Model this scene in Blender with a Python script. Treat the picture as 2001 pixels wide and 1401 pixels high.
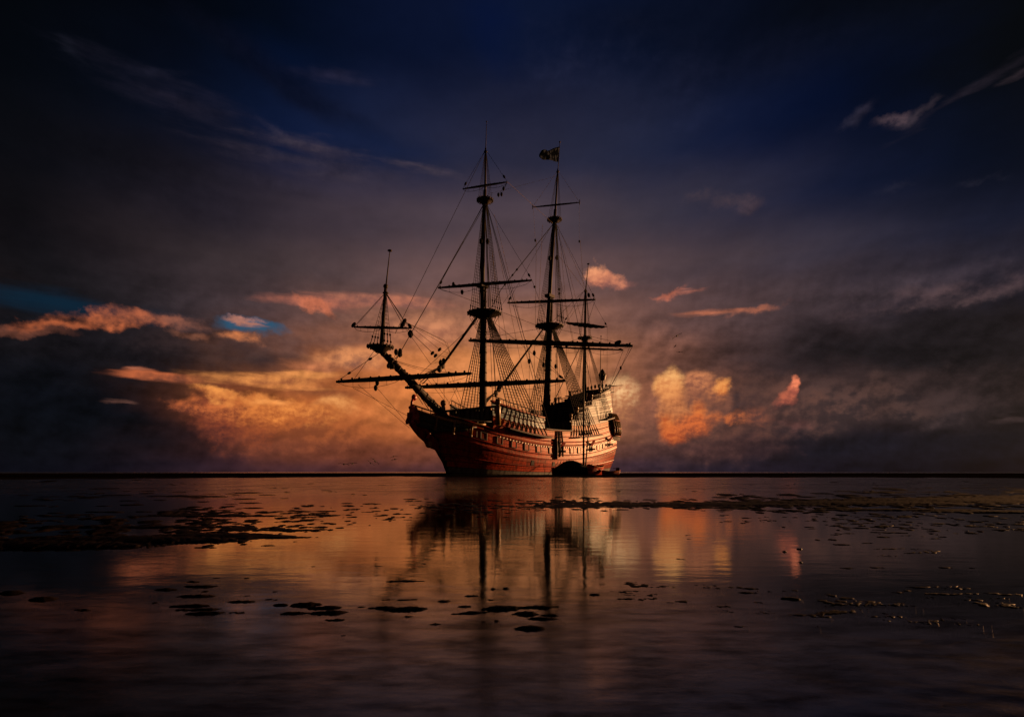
import bpy, bmesh, math, random
import numpy as np
from mathutils import Vector, Matrix, noise as mnoise

random.seed(7)
R = math.radians
for o in list(bpy.data.objects):
    bpy.data.objects.remove(o, do_unlink=True)
scene = bpy.context.scene
COL = scene.collection

# ------------------------------------------------------------------ camera
F_PX, CX, HY, CAM_H = 1085.0, 1000.5, 922.0, 0.45      # focal length, centre and horizon in photo pixels; eye height in m
cam_data = bpy.data.cameras.new('camera')
cam_data.sensor_width = 36.0
cam_data.lens = 36.0 * F_PX / 2001.0
cam_data.shift_y = (HY - 700.5) / 2001.0
cam_data.clip_start, cam_data.clip_end = 0.05, 20000.0
cam = bpy.data.objects.new('camera', cam_data)
cam.location = (0, 0, CAM_H)
cam.rotation_euler = (R(90), 0, 0)
COL.objects.link(cam)
scene.camera = cam

# ------------------------------------------------------------------ sun, exposure
SUN_AZ, SUN_EL = R(59.0), R(5.0)                        # azimuth clockwise from the view direction (+Y)
sun_data = bpy.data.lights.new('sun', 'SUN')
sun_data.energy = 5.0
sun_data.angle = R(0.6)
sun_data.color = (1.0, 0.47, 0.19)
sun = bpy.data.objects.new('sun', sun_data)
sdir = Vector((math.sin(SUN_AZ) * math.cos(SUN_EL), math.cos(SUN_AZ) * math.cos(SUN_EL), math.sin(SUN_EL)))
sun.rotation_euler = sdir.to_track_quat('Z', 'Y').to_euler()
sun.location = sdir * 300
COL.objects.link(sun)
scene.view_settings.view_transform = 'Standard'
scene.view_settings.look = 'None'
scene.view_settings.exposure = 0.0
scene.view_settings.gamma = 1.0
scene.view_settings.use_curve_mapping = False
scene.render.engine = 'CYCLES'
scene.cycles.use_denoising = True
scene.cycles.use_adaptive_sampling = True
scene.cycles.adaptive_threshold = 0.01
scene.cycles.adaptive_min_samples = 8
scene.cycles.max_bounces = 5
scene.cycles.transparent_max_bounces = 8
scene.cycles.caustics_reflective = False
scene.cycles.caustics_refractive = False


def lin(c):
    out = []
    for v in c[:3]:
        v = max(v, 0) / 255.0
        out.append(v / 12.92 if v <= 0.04045 else ((v + 0.055) / 1.055) ** 2.4)
    return (*out, 1.0)


def az_el(px, py):
    u = (px - CX) / F_PX
    a = math.atan(u)
    return a, math.atan((HY - py) / F_PX * math.cos(a))


# ------------------------------------------------------------------ world: dusk sky with clouds, laid out by azimuth and elevation
world = bpy.data.worlds.new('World')
scene.world = world
world.use_nodes = True
try:
    world.cycles.sampling_method = 'NONE'
except Exception:
    pass
WT = world.node_tree
WT.nodes.clear()


def build_sky():
    N, L = WT.nodes, WT.links

    def node(t, **kw):
        n = N.new(t)
        for k, v in kw.items():
            setattr(n, k, v)
        return n

    def put(sock, v):
        if hasattr(v, 'is_linked') or isinstance(v, bpy.types.NodeSocket):
            L.new(v, sock)
        else:
            sock.default_value = v

    def math_(op, a, b=None, c=None, clamp=False):
        n = node('ShaderNodeMath', operation=op, use_clamp=clamp)
        put(n.inputs[0], a)
        if b is not None:
            put(n.inputs[1], b)
        if c is not None:
            put(n.inputs[2], c)
        return n.outputs[0]

    def vmath(op, a, b=None):
        n = node('ShaderNodeVectorMath', operation=op)
        put(n.inputs[0], a)
        if b is not None:
            put(n.inputs[1], b)
        return n

    def mixc(fac, a, b):
        n = node('ShaderNodeMix', data_type='RGBA')
        put(n.inputs[0], fac)
        put(n.inputs[6], a)
        put(n.inputs[7], b)
        return n.outputs[2]

    def fbm(vec, scale, detail, rough, dist=0.0):
        n = node('ShaderNodeTexNoise', noise_dimensions='3D')
        L.new(vec, n.inputs['Vector'])
        n.inputs['Scale'].default_value = scale
        n.inputs['Detail'].default_value = detail
        n.inputs['Roughness'].default_value = rough
        n.inputs['Distortion'].default_value = dist
        return n

    tc = node('ShaderNodeTexCoord')
    D = vmath('NORMALIZE', tc.outputs['Generated']).outputs[0]
    sx = node('ShaderNodeSeparateXYZ')
    L.new(D, sx.inputs[0])
    az = math_('ARCTAN2', sx.outputs[0], sx.outputs[1])
    el = math_('ARCSINE', sx.outputs[2])
    el = math_('ABSOLUTE', el)
    # noise fields
    Db = vmath('MULTIPLY', D, (1, 1, 1.25)).outputs[0]
    nb = fbm(Db, 16.0, 7.0, 0.58)
    Db2 = vmath('ADD', Db, (-0.006, 0.0, 0.011)).outputs[0]
    nb2 = fbm(Db2, 16.0, 5.0, 0.55)
    Ds = vmath('MULTIPLY', D, (1, 1, 6.0)).outputs[0]
    ns = fbm(Ds, 7.5, 6.0, 0.6)
    nc = fbm(Db, 40.0, 5.0, 0.6)
    NC = math_('SUBTRACT', nc.outputs[0], 0.5)
    nc2 = fbm(vmath('ADD', Db, (-0.0028, 0.0, 0.0046)).outputs[0], 40.0, 4.0, 0.6)
    RELC = math_('SUBTRACT', nc.outputs[0], nc2.outputs[0])
    nl = fbm(vmath('MULTIPLY', D, (1, 1, 2.2)).outputs[0], 4.0, 4.0, 0.55)
    NB = math_('SUBTRACT', nb.outputs[0], 0.5)
    NS = math_('SUBTRACT', ns.outputs[0], 0.5)
    NL = math_('SUBTRACT', nl.outputs[0], 0.5)
    REL = math_('SUBTRACT', nb.outputs[0], nb2.outputs[0])

    def warp(nc, ka, ke):
        s = node('ShaderNodeSeparateColor')
        L.new(nc, s.inputs[0])
        a = math_('MULTIPLY_ADD', math_('SUBTRACT', s.outputs[1], 0.5), ka, az)
        e = math_('MULTIPLY_ADD', math_('SUBTRACT', s.outputs[2], 0.5), ke, el)
        c = node('ShaderNodeCombineXYZ')
        L.new(a, c.inputs[0])
        L.new(e, c.inputs[1])
        return c.outputs[0], a, e

    PB, ab, eb = warp(nb.outputs[1], 0.075, 0.06)
    PS, as_, es = warp(ns.outputs[1], 0.10, 0.03)
    PC, ac, ec = warp(nc.outputs[1], 0.024, 0.022)
    PL, al, el_l = warp(nl.outputs[1], 0.20, 0.07)

    # base: broad colours of the dusk sky, lens vignette baked in towards the edges
    tab_y = [0, 150, 250, 400, 500, 600, 700, 800, 880, 918]
    tab_x = [0, 250, 500, 750, 1000, 1250, 1500, 1750, 2001]
    T = [
        [(2, 3, 6), (3, 5, 10), (2, 7, 17), (4, 10, 30), (3, 12, 40), (5, 11, 28), (5, 8, 19), (4, 6, 9), (3, 4, 5)],
        [(4, 7, 11), (6, 10, 21), (4, 13, 36), (12, 19, 44), (15, 23, 49), (14, 24, 53), (4, 11, 34), (6, 8, 14), (7, 8, 11)],
        [(7, 8, 12), (11, 12, 19), (12, 22, 50), (15, 29, 64), (28, 32, 54), (26, 32, 56), (11, 20, 50), (3, 11, 33), (6, 8, 15)],
        [(7, 7, 10), (22, 18, 25), (44, 37, 46), (63, 53, 64), (72, 60, 70), (56, 52, 66), (38, 38, 58), (14, 21, 46), (5, 11, 28)],
        [(13, 11, 14), (38, 31, 34), (60, 49, 52), (84, 68, 71), (98, 78, 80), (84, 68, 72), (60, 53, 65), (50, 45, 57), (22, 24, 40)],
        [(12, 16, 22), (40, 34, 38), (66, 53, 57), (104, 75, 71), (130, 88, 78), (102, 73, 69), (74, 57, 59), (56, 46, 52), (32, 28, 34)],
        [(9, 10, 14), (22, 19, 23), (88, 54, 42), (196, 112, 62), (222, 142, 84), (128, 80, 62), (54, 40, 42), (34, 27, 29), (18, 15, 17)],
        [(6, 8, 14), (14, 13, 20), (142, 72, 35), (190, 100, 46), (224, 136, 70), (150, 92, 64), (72, 50, 46), (56, 41, 41), (24, 20, 22)],
        [(7, 9, 15), (16, 15, 24), (82, 44, 38), (108, 55, 40), (130, 74, 52), (88, 56, 50), (34, 27, 35), (21, 19, 29), (13, 13, 20)],
        [(8, 9, 16), (17, 16, 26), (50, 30, 37), (72, 40, 42), (80, 48, 46), (54, 39, 50), (26, 22, 33), (17, 16, 26), (11, 11, 18)],
    ]

    def base_col(px, py):
        px = min(max(px, 0), 2000)
        py = min(max(py, 0), 917)
        i = max(k for k in range(len(tab_y) - 1) if tab_y[k] <= py)
        j = max(k for k in range(len(tab_x) - 1) if tab_x[k] <= px)
        fy = (py - tab_y[i]) / (tab_y[i + 1] - tab_y[i])
        fx = (px - tab_x[j]) / (tab_x[j + 1] - tab_x[j])
        out = []
        for c in range(3):
            a = lin(T[i][j])[c] ** .5 * (1 - fx) + lin(T[i][j + 1])[c] ** .5 * fx
            b = lin(T[i + 1][j])[c] ** .5 * (1 - fx) + lin(T[i + 1][j + 1])[c] ** .5 * fx
            out.append((a * (1 - fy) + b * fy) ** 2)
        return (*out, 1)

    rows = [0.0, 2.2, 4.5, 7.5, 11.0, 15.0, 19.0, 24.0, 30.0, 37.0]
    azs = [-46, -40, -34, -28, -22, -16, -10, -4, 2, 8, 14, 20, 26, 32, 39, 46]
    A0, A1 = R(-180), R(180)
    fac = node('ShaderNodeMapRange', clamp=True)
    L.new(al, fac.inputs[0])
    fac.inputs[1].default_value, fac.inputs[2].default_value = A0, A1
    prev = None
    for k, e in enumerate(rows):
        cr = node('ShaderNodeValToRGB')
        cr.color_ramp.interpolation = 'B_SPLINE'
        els = cr.color_ramp.elements
        while len(els) > 1:
            els.remove(els[-1])
        stops = []
        for a in azs:
            px = CX + F_PX * math.tan(R(a))
            py = HY - F_PX * math.tan(R(e)) / math.cos(R(a))
            stops.append((a, base_col(px, py)))
        # round behind the viewer the overcast goes on unseen in its mean colour, dimmed to set the bow's fill
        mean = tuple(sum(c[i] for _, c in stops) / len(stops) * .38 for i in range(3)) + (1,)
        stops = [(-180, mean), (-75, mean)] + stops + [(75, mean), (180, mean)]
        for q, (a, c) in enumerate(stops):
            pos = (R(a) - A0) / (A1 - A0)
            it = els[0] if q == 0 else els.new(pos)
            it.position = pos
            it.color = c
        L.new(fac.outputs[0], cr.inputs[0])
        if prev is None:
            prev = cr.outputs[0]
        else:
            mr = node('ShaderNodeMapRange', clamp=True, interpolation_type='SMOOTHSTEP')
            L.new(el_l, mr.inputs[0])
            mr.inputs[1].default_value, mr.inputs[2].default_value = R(rows[k - 1]), R(e)
            prev = mixc(mr.outputs[0], prev, cr.outputs[0])
    # soft unevenness of the overcast
    low = node('ShaderNodeMapRange', clamp=True, interpolation_type='SMOOTHSTEP')
    L.new(el, low.inputs[0])
    low.inputs[1].default_value, low.inputs[2].default_value = R(22), R(11)
    low.inputs[3].default_value, low.inputs[4].default_value = 0.12, 1.0
    tx = math_('MULTIPLY', NS, 1.0)
    tx = math_('MULTIPLY_ADD', NB, 0.35, tx)
    tx = math_('MULTIPLY_ADD', REL, 1.8, tx)
    g = math_('MULTIPLY_ADD', NL, 0.8, 1.0)
    g = math_('MULTIPLY_ADD', tx, low.outputs[0], g)
    g = math_('MAXIMUM', g, 0.35)
    col = vmath('SCALE', prev)
    L.new(g, col.inputs[3])
    col = col.outputs[0]

    def cloud(col, px, py, rx, ry, lit, shade=None, op=0.8, rot=0.0, soft=0.6, amp=1.0, kind='b', rk=3.0, grow=1.2):
        a, e = az_el(px, py)
        k = math.cos(a)
        ra, re = rx * grow / F_PX * k * k, ry * grow / F_PX * k
        P = {'b': PB, 's': PS, 'l': PL, 'c': PC}[kind]
        n_ = {'b': NB, 's': NS, 'l': NL, 'c': NC}[kind]
        # the tiny share of the colour below only orders the evaluation, cloud after cloud
        dn = vmath('MULTIPLY_ADD', col, (1e-9, 1e-9, 1e-9))
        L.new(P, dn.inputs[2])
        rel = RELC if kind == 'c' else REL
        rk = rk * .42 if kind == 'c' else rk
        d = dn.outputs[0]
        if abs(rot) > 4:
            d = vmath('SUBTRACT', d, (a, e, 0)).outputs[0]
            vr = node('ShaderNodeVectorRotate', rotation_type='Z_AXIS')
            L.new(d, vr.inputs[0])
            vr.inputs['Angle'].default_value = R(-rot)
            d = vmath('MULTIPLY', vr.outputs[0], (1 / ra, 1 / re, 0)).outputs[0]
        else:
            dm = vmath('MULTIPLY_ADD', d, (1 / ra, 1 / re, 0))
            dm.inputs[2].default_value = (-a / ra, -e / re, 0)
            d = dm.outputs[0]
        ln = vmath('LENGTH', d).outputs['Value']
        v = math_('MULTIPLY_ADD', n_, -amp * 1.6, ln)
        mr = node('ShaderNodeMapRange', clamp=True, interpolation_type='SMOOTHSTEP')
        L.new(v, mr.inputs[0])
        mr.inputs[1].default_value, mr.inputs[2].default_value = 1.12, 1.0 - soft * 1.35
        mr.inputs[3].default_value, mr.inputs[4].default_value = 0.0, op
        if shade is None:
            c = lin(lit)
            sc = math_('MULTIPLY_ADD', math_('MULTIPLY_ADD', ln, 1e-9, rel), rk, 1.0)
            vv = node('ShaderNodeVectorMath', operation='SCALE')
            vv.inputs[0].default_value = c[:3]
            L.new(sc, vv.inputs[3])
            c = vv.outputs[0]
        else:
            sp = node('ShaderNodeSeparateXYZ')
            L.new(d, sp.inputs[0])
            t = math_('MULTIPLY_ADD', sp.outputs[1], 0.55, 0.5)
            t = math_('MULTIPLY_ADD', rel, rk * 1.6, t, clamp=True)
            c = mixc(t, lin(shade), lin(lit))
        return mixc(mr.outputs[0], col, c)

    C = [
        # high thin cloud, upper left
        dict(p=(560, 150), r=(300, 26), lit=(9, 10, 22), op=.6, rot=-14, kind='l', amp=.8),
        dict(p=(135, 96), r=(44, 9), lit=(28, 29, 40), op=.35, rot=-28, kind='s', amp=.8, soft=.9),
        dict(p=(330, 190), r=(190, 34), lit=(36, 32, 45), op=.75, rot=-7, kind='s', soft=1.3, amp=1.3),
        dict(p=(450, 210), r=(110, 12), lit=(36, 33, 48), op=.35, rot=-9, kind='s', soft=1.4, amp=1.0),
        dict(p=(300, 145), r=(90, 8), lit=(26, 26, 40), op=.5, rot=12, kind='s', soft=1.1),
        dict(p=(640, 148), r=(80, 14), lit=(42, 39, 58), op=.55, rot=6, kind='s', soft=1.0, amp=1.2),
        dict(p=(560, 268), r=(60, 10), lit=(56, 50, 64), op=.35, rot=-20, kind='b', soft=1.0),
        dict(p=(640, 292), r=(130, 16), lit=(86, 72, 78), shade=(60, 51, 62), op=.65, rot=-4, kind='s', soft=1.0, amp=1.2),
        dict(p=(600, 318), r=(200, 24), lit=(62, 52, 60), op=.65, rot=-3, kind='s', soft=1.2, amp=1.3),
        dict(p=(800, 325), r=(90, 9), lit=(90, 74, 78), op=.5, rot=-8, kind='s', soft=1.0, amp=1.2),
        dict(p=(560, 372), r=(170, 16), lit=(38, 33, 44), op=.5, rot=-6, kind='s', soft=1.1),
        dict(p=(420, 400), r=(200, 60), lit=(32, 27, 35), op=.4, kind='l', soft=1.0),
        dict(p=(230, 300), r=(220, 50), lit=(13, 12, 17), op=.5, kind='l', soft=1.1),
        dict(p=(780, 272), r=(120, 24), lit=(13, 31, 68), op=.5, rot=-8, kind='l', soft=1.0, rk=0),
        dict(p=(560, 105), r=(130, 34), lit=(4, 16, 44), op=.5, kind='l', soft=1.0, rk=0),
        dict(p=(955, 60), r=(60, 70), lit=(4, 16, 52), op=.5, kind='l', soft=1.0, rk=0),
        dict(p=(1640, 210), r=(190, 80), lit=(3, 12, 40), op=.55, kind='l', soft=1.0, rk=0),
        dict(p=(1250, 40), r=(200, 60), lit=(13, 14, 24), op=.5, kind='l', soft=1.0),
        dict(p=(1120, 130), r=(140, 50), lit=(30, 32, 52), op=.5, kind='b', soft=1.2, amp=1.2),
        dict(p=(1320, 190), r=(90, 60), lit=(28, 30, 52), op=.4, kind='b', soft=1.2, amp=1.2),
        # upper right
        dict(p=(1870, 195), r=(150, 9), lit=(44, 37, 46), op=.5, rot=17, kind='s', soft=1.1, amp=1.2),
        dict(p=(1745, 236), r=(34, 8), lit=(88, 70, 76), shade=(46, 40, 52), op=.75, rot=12, kind='b', soft=.8),
        dict(p=(1790, 225), r=(50, 9), lit=(66, 55, 62), op=.6, rot=14, kind='b', soft=.9),
        dict(p=(1688, 228), r=(34, 14), lit=(52, 47, 62), op=.6, rot=32, kind='b', soft=1.0, amp=1.2),
        dict(p=(1662, 252), r=(22, 10), lit=(42, 40, 56), op=.5, kind='b', soft=1.0),
        dict(p=(1980, 150), r=(46, 7), lit=(54, 44, 50), op=.6, rot=12, kind='s', soft=.9),
        dict(p=(1372, 388), r=(34, 12), lit=(96, 74, 74), shade=(64, 54, 63), op=.55, rot=-8, kind='b', soft=1.0),
        dict(p=(1420, 400), r=(60, 14), lit=(88, 68, 70), shade=(60, 51, 61), op=.5, kind='b', soft=1.0),
        dict(p=(1470, 402), r=(26, 11), lit=(86, 66, 70), op=.45, kind='b', soft=1.0),
        dict(p=(1910, 358), r=(40, 9), lit=(48, 46, 60), op=.4, kind='b', soft=1.0),
        dict(p=(1740, 372), r=(50, 10), lit=(40, 39, 54), op=.4, kind='b', soft=1.0),
        dict(p=(1450, 130), r=(300, 60), lit=(14, 15, 28), op=.4, kind='l', soft=1.0),
        # right storm bank
        dict(p=(1790, 568), r=(300, 44), lit=(70, 57, 63), op=.6, kind='b', soft=1.1, amp=.8),
        dict(p=(1830, 668), r=(350, 58), lit=(26, 21, 24), op=.95, kind='b', soft=.4, amp=.8),
        dict(p=(1600, 655), r=(120, 40), lit=(38, 30, 33), op=.8, kind='b', soft=.7, amp=.9),
        dict(p=(1930, 580), r=(80, 12), lit=(98, 75, 76), shade=(52, 42, 47), op=.7, rot=5, kind='c', soft=.8, rk=4),
        dict(p=(1800, 596), r=(90, 12), lit=(88, 68, 70), shade=(46, 37, 42), op=.65, rot=5, kind='c', soft=.8, rk=4),
        dict(p=(1690, 612), r=(80, 10), lit=(76, 59, 62), shade=(44, 35, 40), op=.6, rot=6, kind='c', soft=.8, rk=4),
        dict(p=(1850, 575), r=(200, 22), lit=(92, 70, 72), shade=(44, 36, 42), op=.75, rot=3, kind='b', soft=.9),
        dict(p=(1660, 592), r=(140, 20), lit=(58, 46, 50), op=.6, rot=4, kind='b', soft=.9),
        dict(p=(1700, 790), r=(330, 60), lit=(80, 58, 55), shade=(44, 34, 37), op=.8, kind='b', soft=1.2, amp=1.4),
        dict(p=(1712, 785), r=(55, 48), lit=(92, 64, 56), shade=(58, 43, 42), op=.7, kind='b', soft=.9, amp=1.2),
        dict(p=(1600, 800), r=(150, 62), lit=(88, 62, 57), shade=(60, 45, 45), op=.75, kind='b', soft=1.0, amp=1.2, rk=6),
        dict(p=(1612, 770), r=(44, 40), lit=(84, 60, 55), shade=(60, 46, 46), op=.7, kind='b', soft=.7, rk=6),
        dict(p=(1660, 792), r=(40, 44), lit=(90, 63, 57), shade=(58, 44, 45), op=.7, kind='b', soft=.7, rk=6),
        dict(p=(1770, 805), r=(50, 36), lit=(80, 58, 54), shade=(50, 39, 41), op=.7, kind='b', soft=.7, rk=6),
        dict(p=(1860, 800), r=(60, 40), lit=(64, 48, 47), shade=(42, 34, 37), op=.6, kind='b', soft=.8, rk=6),
        dict(p=(1480, 690), r=(110, 40), lit=(60, 45, 46), op=.5, kind='b', soft=1.0),
        dict(p=(1830, 832), r=(60, 18), lit=(80, 62, 62), shade=(46, 37, 41), op=.6, kind='b', soft=.9),
        dict(p=(1900, 770), r=(90, 46), lit=(52, 40, 41), op=.5, kind='b', soft=1.0),
        dict(p=(1990, 818), r=(40, 10), lit=(70, 54, 54), op=.6, kind='s'),
        dict(p=(1660, 888), r=(420, 30), lit=(19, 18, 28), op=.85, kind='l', soft=.8, amp=.6),
        # left dark masses and the gaps of clear sky
        dict(p=(130, 596), r=(250, 24), lit=(12, 36, 54), op=.88, kind='s', soft=.7, amp=.6, rk=0),
        dict(p=(500, 636), r=(60, 14), lit=(30, 86, 116), op=.9, kind='b', soft=.5, amp=.8, rk=0),
        dict(p=(180, 690), r=(330, 62), lit=(21, 18, 22), op=.94, kind='b', soft=.6, amp=.7),
        dict(p=(170, 815), r=(270, 125), lit=(8, 10, 17), op=.96, kind='l', soft=.7, amp=.8),
        dict(p=(455, 690), r=(170, 40), lit=(62, 46, 46), shade=(44, 35, 38), op=.75, kind='b', soft=.9),
        dict(p=(570, 670), r=(150, 32), lit=(96, 70, 66), shade=(70, 52, 54), op=.7, kind='b', soft=.9),
        dict(p=(55, 646), r=(90, 9), lit=(96, 56, 44), op=.8, rot=4, kind='b'),
        dict(p=(115, 638), r=(80, 11), lit=(178, 92, 56), shade=(90, 52, 42), op=.95, rot=8, kind='b', soft=.6),
        dict(p=(200, 624), r=(90, 15), lit=(206, 108, 66), shade=(96, 55, 44), op=.9, rot=6, kind='b', soft=.6),
        dict(p=(290, 620), r=(80, 14), lit=(190, 102, 68), shade=(96, 60, 52), op=.95, kind='b', soft=.6),
        dict(p=(365, 630), r=(80, 16), lit=(138, 86, 70), shade=(80, 56, 54), op=.85, rot=-8, kind='b', soft=.7),
        dict(p=(484, 626), r=(30, 6), lit=(176, 114, 92), op=.8, kind='b'),
        dict(p=(487, 638), r=(36, 6), lit=(170, 108, 86), op=.8, kind='s'),
        dict(p=(462, 660), r=(44, 14), lit=(218, 128, 76), shade=(120, 76, 60), op=.9, rot=-4, kind='b', soft=.6),
        dict(p=(385, 655), r=(40, 9), lit=(150, 92, 68), op=.6, kind='b'),
        dict(p=(620, 590), r=(110, 12), lit=(188, 108, 84), shade=(128, 80, 72), op=.8, rot=3, kind='s', soft=.6, amp=.7),
        dict(p=(760, 586), r=(120, 13), lit=(202, 122, 92), shade=(138, 88, 78), op=.85, kind='s', soft=.6, amp=.7),
        dict(p=(612, 603), r=(42, 9), lit=(192, 106, 76), op=.8, rot=-22, kind='b'),
        # orange glow left of and behind the ship
        dict(p=(700, 800), r=(230, 100), lit=(178, 94, 48), op=.5, kind='l', soft=1.2, rk=1.5),
        dict(p=(1000, 740), r=(260, 115), lit=(216, 136, 84), op=.6, kind='l', soft=1.2, amp=.6, rk=1.2),
        dict(p=(850, 655), r=(140, 40), lit=(232, 150, 104), shade=(170, 106, 82), op=.75, kind='b', soft=1.0),
        dict(p=(690, 700), r=(90, 26), lit=(234, 150, 94), shade=(134, 86, 70), op=.9, rot=8, kind='b', soft=.7),
        dict(p=(610, 716), r=(60, 12), lit=(190, 112, 72), op=.7, kind='s'),
        dict(p=(300, 733), r=(80, 9), lit=(196, 102, 62), shade=(120, 66, 48), op=.9, kind='s', soft=.6, amp=.6),
        dict(p=(262, 719), r=(26, 5), lit=(150, 86, 62), op=.8, kind='s'),
        dict(p=(520, 742), r=(140, 12), lit=(240, 152, 80), shade=(160, 92, 56), op=.9, rot=4, kind='s', soft=.6, amp=.6),
        dict(p=(600, 732), r=(60, 8), lit=(236, 150, 82), op=.8, kind='s', amp=.6),
        dict(p=(570, 755), r=(90, 6), lit=(228, 140, 74), op=.85, kind='s', amp=.6),
        dict(p=(440, 812), r=(70, 56), lit=(150, 70, 46), shade=(92, 44, 38), op=.8, rot=-30, kind='b', soft=.8),
        dict(p=(470, 840), r=(60, 46), lit=(146, 66, 40), shade=(104, 50, 40), op=.7, kind='b', soft=.9),
        dict(p=(545, 815), r=(80, 34), lit=(222, 122, 54), shade=(168, 84, 42), op=.8, kind='b', soft=.9),
        dict(p=(425, 772), r=(66, 13), lit=(246, 156, 78), shade=(176, 92, 50), op=.95, rot=-12, kind='b', soft=.6),
        dict(p=(490, 782), r=(70, 16), lit=(240, 148, 74), shade=(186, 98, 48), op=.9, rot=-6, kind='b', soft=.6),
        dict(p=(540, 783), r=(34, 6), lit=(246, 160, 86), op=.8, kind='s'),
        dict(p=(660, 788), r=(46, 20), lit=(248, 170, 98), shade=(206, 120, 62), op=.9, kind='b', soft=.7),
        dict(p=(760, 795), r=(80, 40), lit=(206, 122, 66), op=.6, kind='b', soft=1.0),
        dict(p=(600, 842), r=(150, 46), lit=(176, 92, 48), shade=(120, 62, 42), op=.6, kind='b', soft=1.0, amp=1.2, rk=6),
        dict(p=(350, 792), r=(40, 12), lit=(176, 90, 52), shade=(96, 50, 40), op=.8, rot=-10, kind='c', soft=.7, rk=5),
        dict(p=(398, 800), r=(46, 20), lit=(206, 108, 58), shade=(120, 60, 42), op=.85, rot=-14, kind='c', soft=.7, rk=6),
        dict(p=(446, 806), r=(44, 24), lit=(214, 116, 60), shade=(138, 68, 42), op=.85, kind='c', soft=.7, rk=6),
        dict(p=(505, 812), r=(54, 26), lit=(236, 136, 64), shade=(166, 84, 44), op=.85, kind='c', soft=.7, rk=6),
        dict(p=(566, 800), r=(52, 24), lit=(240, 144, 70), shade=(180, 94, 46), op=.85, kind='c', soft=.7, rk=6),
        dict(p=(620, 812), r=(56, 26), lit=(226, 134, 66), shade=(172, 92, 48), op=.75, kind='c', soft=.8, rk=6),
        dict(p=(430, 850), r=(30, 40), lit=(140, 66, 42), shade=(82, 42, 38), op=.75, kind='c', soft=.8, rk=6),
        dict(p=(500, 856), r=(40, 40), lit=(150, 72, 42), shade=(100, 52, 40), op=.7, kind='c', soft=.8, rk=6),
        dict(p=(640, 768), r=(120, 16), lit=(150, 86, 54), shade=(120, 68, 48), op=.6, kind='s', soft=.9),
        dict(p=(500, 703), r=(150, 16), lit=(64, 47, 45), shade=(48, 37, 39), op=.75, kind='s', soft=.8),
        dict(p=(690, 668), r=(120, 18), lit=(120, 84, 74), shade=(92, 67, 64), op=.6, kind='s', soft=.9),
        dict(p=(240, 785), r=(30, 5), lit=(88, 58, 50), op=.7, kind='s'),
        dict(p=(560, 870), r=(150, 26), lit=(118, 60, 42), op=.5, kind='b', soft=1.0),
        # small puff above the mizzen and streaks on the right
        dict(p=(1212, 556), r=(30, 11), lit=(156, 98, 86), op=.7, kind='c', soft=.8, grow=1.1),
        dict(p=(1188, 548), r=(32, 16), lit=(226, 140, 102), shade=(150, 92, 80), op=.95, rot=-15, kind='c', soft=.5, grow=1.1),
        dict(p=(1162, 534), r=(22, 20), lit=(244, 160, 114), shade=(196, 118, 90), op=.95, kind='c', soft=.5, grow=1.1),
        dict(p=(1300, 574), r=(36, 8), lit=(182, 100, 76), op=.7, rot=5, kind='b', soft=.8, grow=.95),
        dict(p=(1345, 565), r=(46, 5), lit=(150, 90, 76), op=.8, rot=3, kind='s', grow=.95),
        dict(p=(1390, 612), r=(70, 7), lit=(196, 112, 78), op=.7, rot=-3, kind='s', soft=.8, amp=.6),
        dict(p=(1478, 607), r=(44, 9), lit=(196, 112, 80), shade=(120, 76, 66), op=.7, rot=4, kind='b', soft=.8),
        dict(p=(1290, 668), r=(60, 34), lit=(150, 96, 76), op=.4, kind='b', soft=1.0),
        # cumulus on the right
        dict(p=(1370, 815), r=(190, 80), lit=(134, 82, 63), shade=(84, 56, 52), op=.8, kind='b', soft=1.0, amp=1.2),
        dict(p=(1245, 805), r=(60, 70), lit=(160, 98, 72), shade=(116, 73, 60), op=.7, kind='b', soft=.9),
        dict(p=(1212, 768), r=(40, 40), lit=(252, 196, 136), shade=(206, 134, 86), op=.9, kind='c', soft=.7, amp=.45, grow=1.08, rk=7),
        dict(p=(1205, 810), r=(40, 40), lit=(200, 130, 84), shade=(150, 94, 68), op=.7, kind='c', soft=.9, amp=.45, grow=1.08, rk=7),
        dict(p=(1284, 790), r=(22, 52), lit=(156, 96, 74), shade=(120, 75, 62), op=.75, kind='c', soft=.7, amp=.45, grow=1.08, rk=7),
        dict(p=(1345, 800), r=(58, 48), lit=(158, 96, 68), shade=(122, 75, 58), op=.75, kind='c', soft=.7, amp=.45, grow=1.08, rk=7),
        dict(p=(1365, 748), r=(34, 28), lit=(206, 128, 84), shade=(146, 88, 66), op=.95, kind='c', soft=.5, amp=.36, grow=1.08, rk=7),
        dict(p=(1395, 768), r=(26, 26), lit=(176, 106, 70), shade=(132, 80, 62), op=.9, kind='c', soft=.55, amp=.36, grow=1.08, rk=7),
        dict(p=(1412, 756), r=(18, 20), lit=(240, 156, 84), shade=(212, 120, 62), op=.97, kind='c', soft=.5, amp=.32, grow=1.08, rk=7),
        dict(p=(1296, 752), r=(22, 26), lit=(240, 166, 98), shade=(216, 134, 78), op=.95, kind='c', soft=.5, amp=.36, grow=1.08, rk=7),
        dict(p=(1314, 744), r=(26, 26), lit=(248, 178, 108), shade=(212, 132, 78), op=.97, kind='c', soft=.5, amp=.36, grow=1.08, rk=7),
        dict(p=(1312, 772), r=(34, 30), lit=(236, 154, 90), shade=(206, 126, 74), op=.95, kind='c', soft=.55, amp=.36, grow=1.08, rk=7),
        dict(p=(1322, 800), r=(40, 34), lit=(206, 126, 76), shade=(164, 96, 60), op=.85, kind='c', soft=.5, amp=.45, grow=1.08, rk=7),
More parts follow.
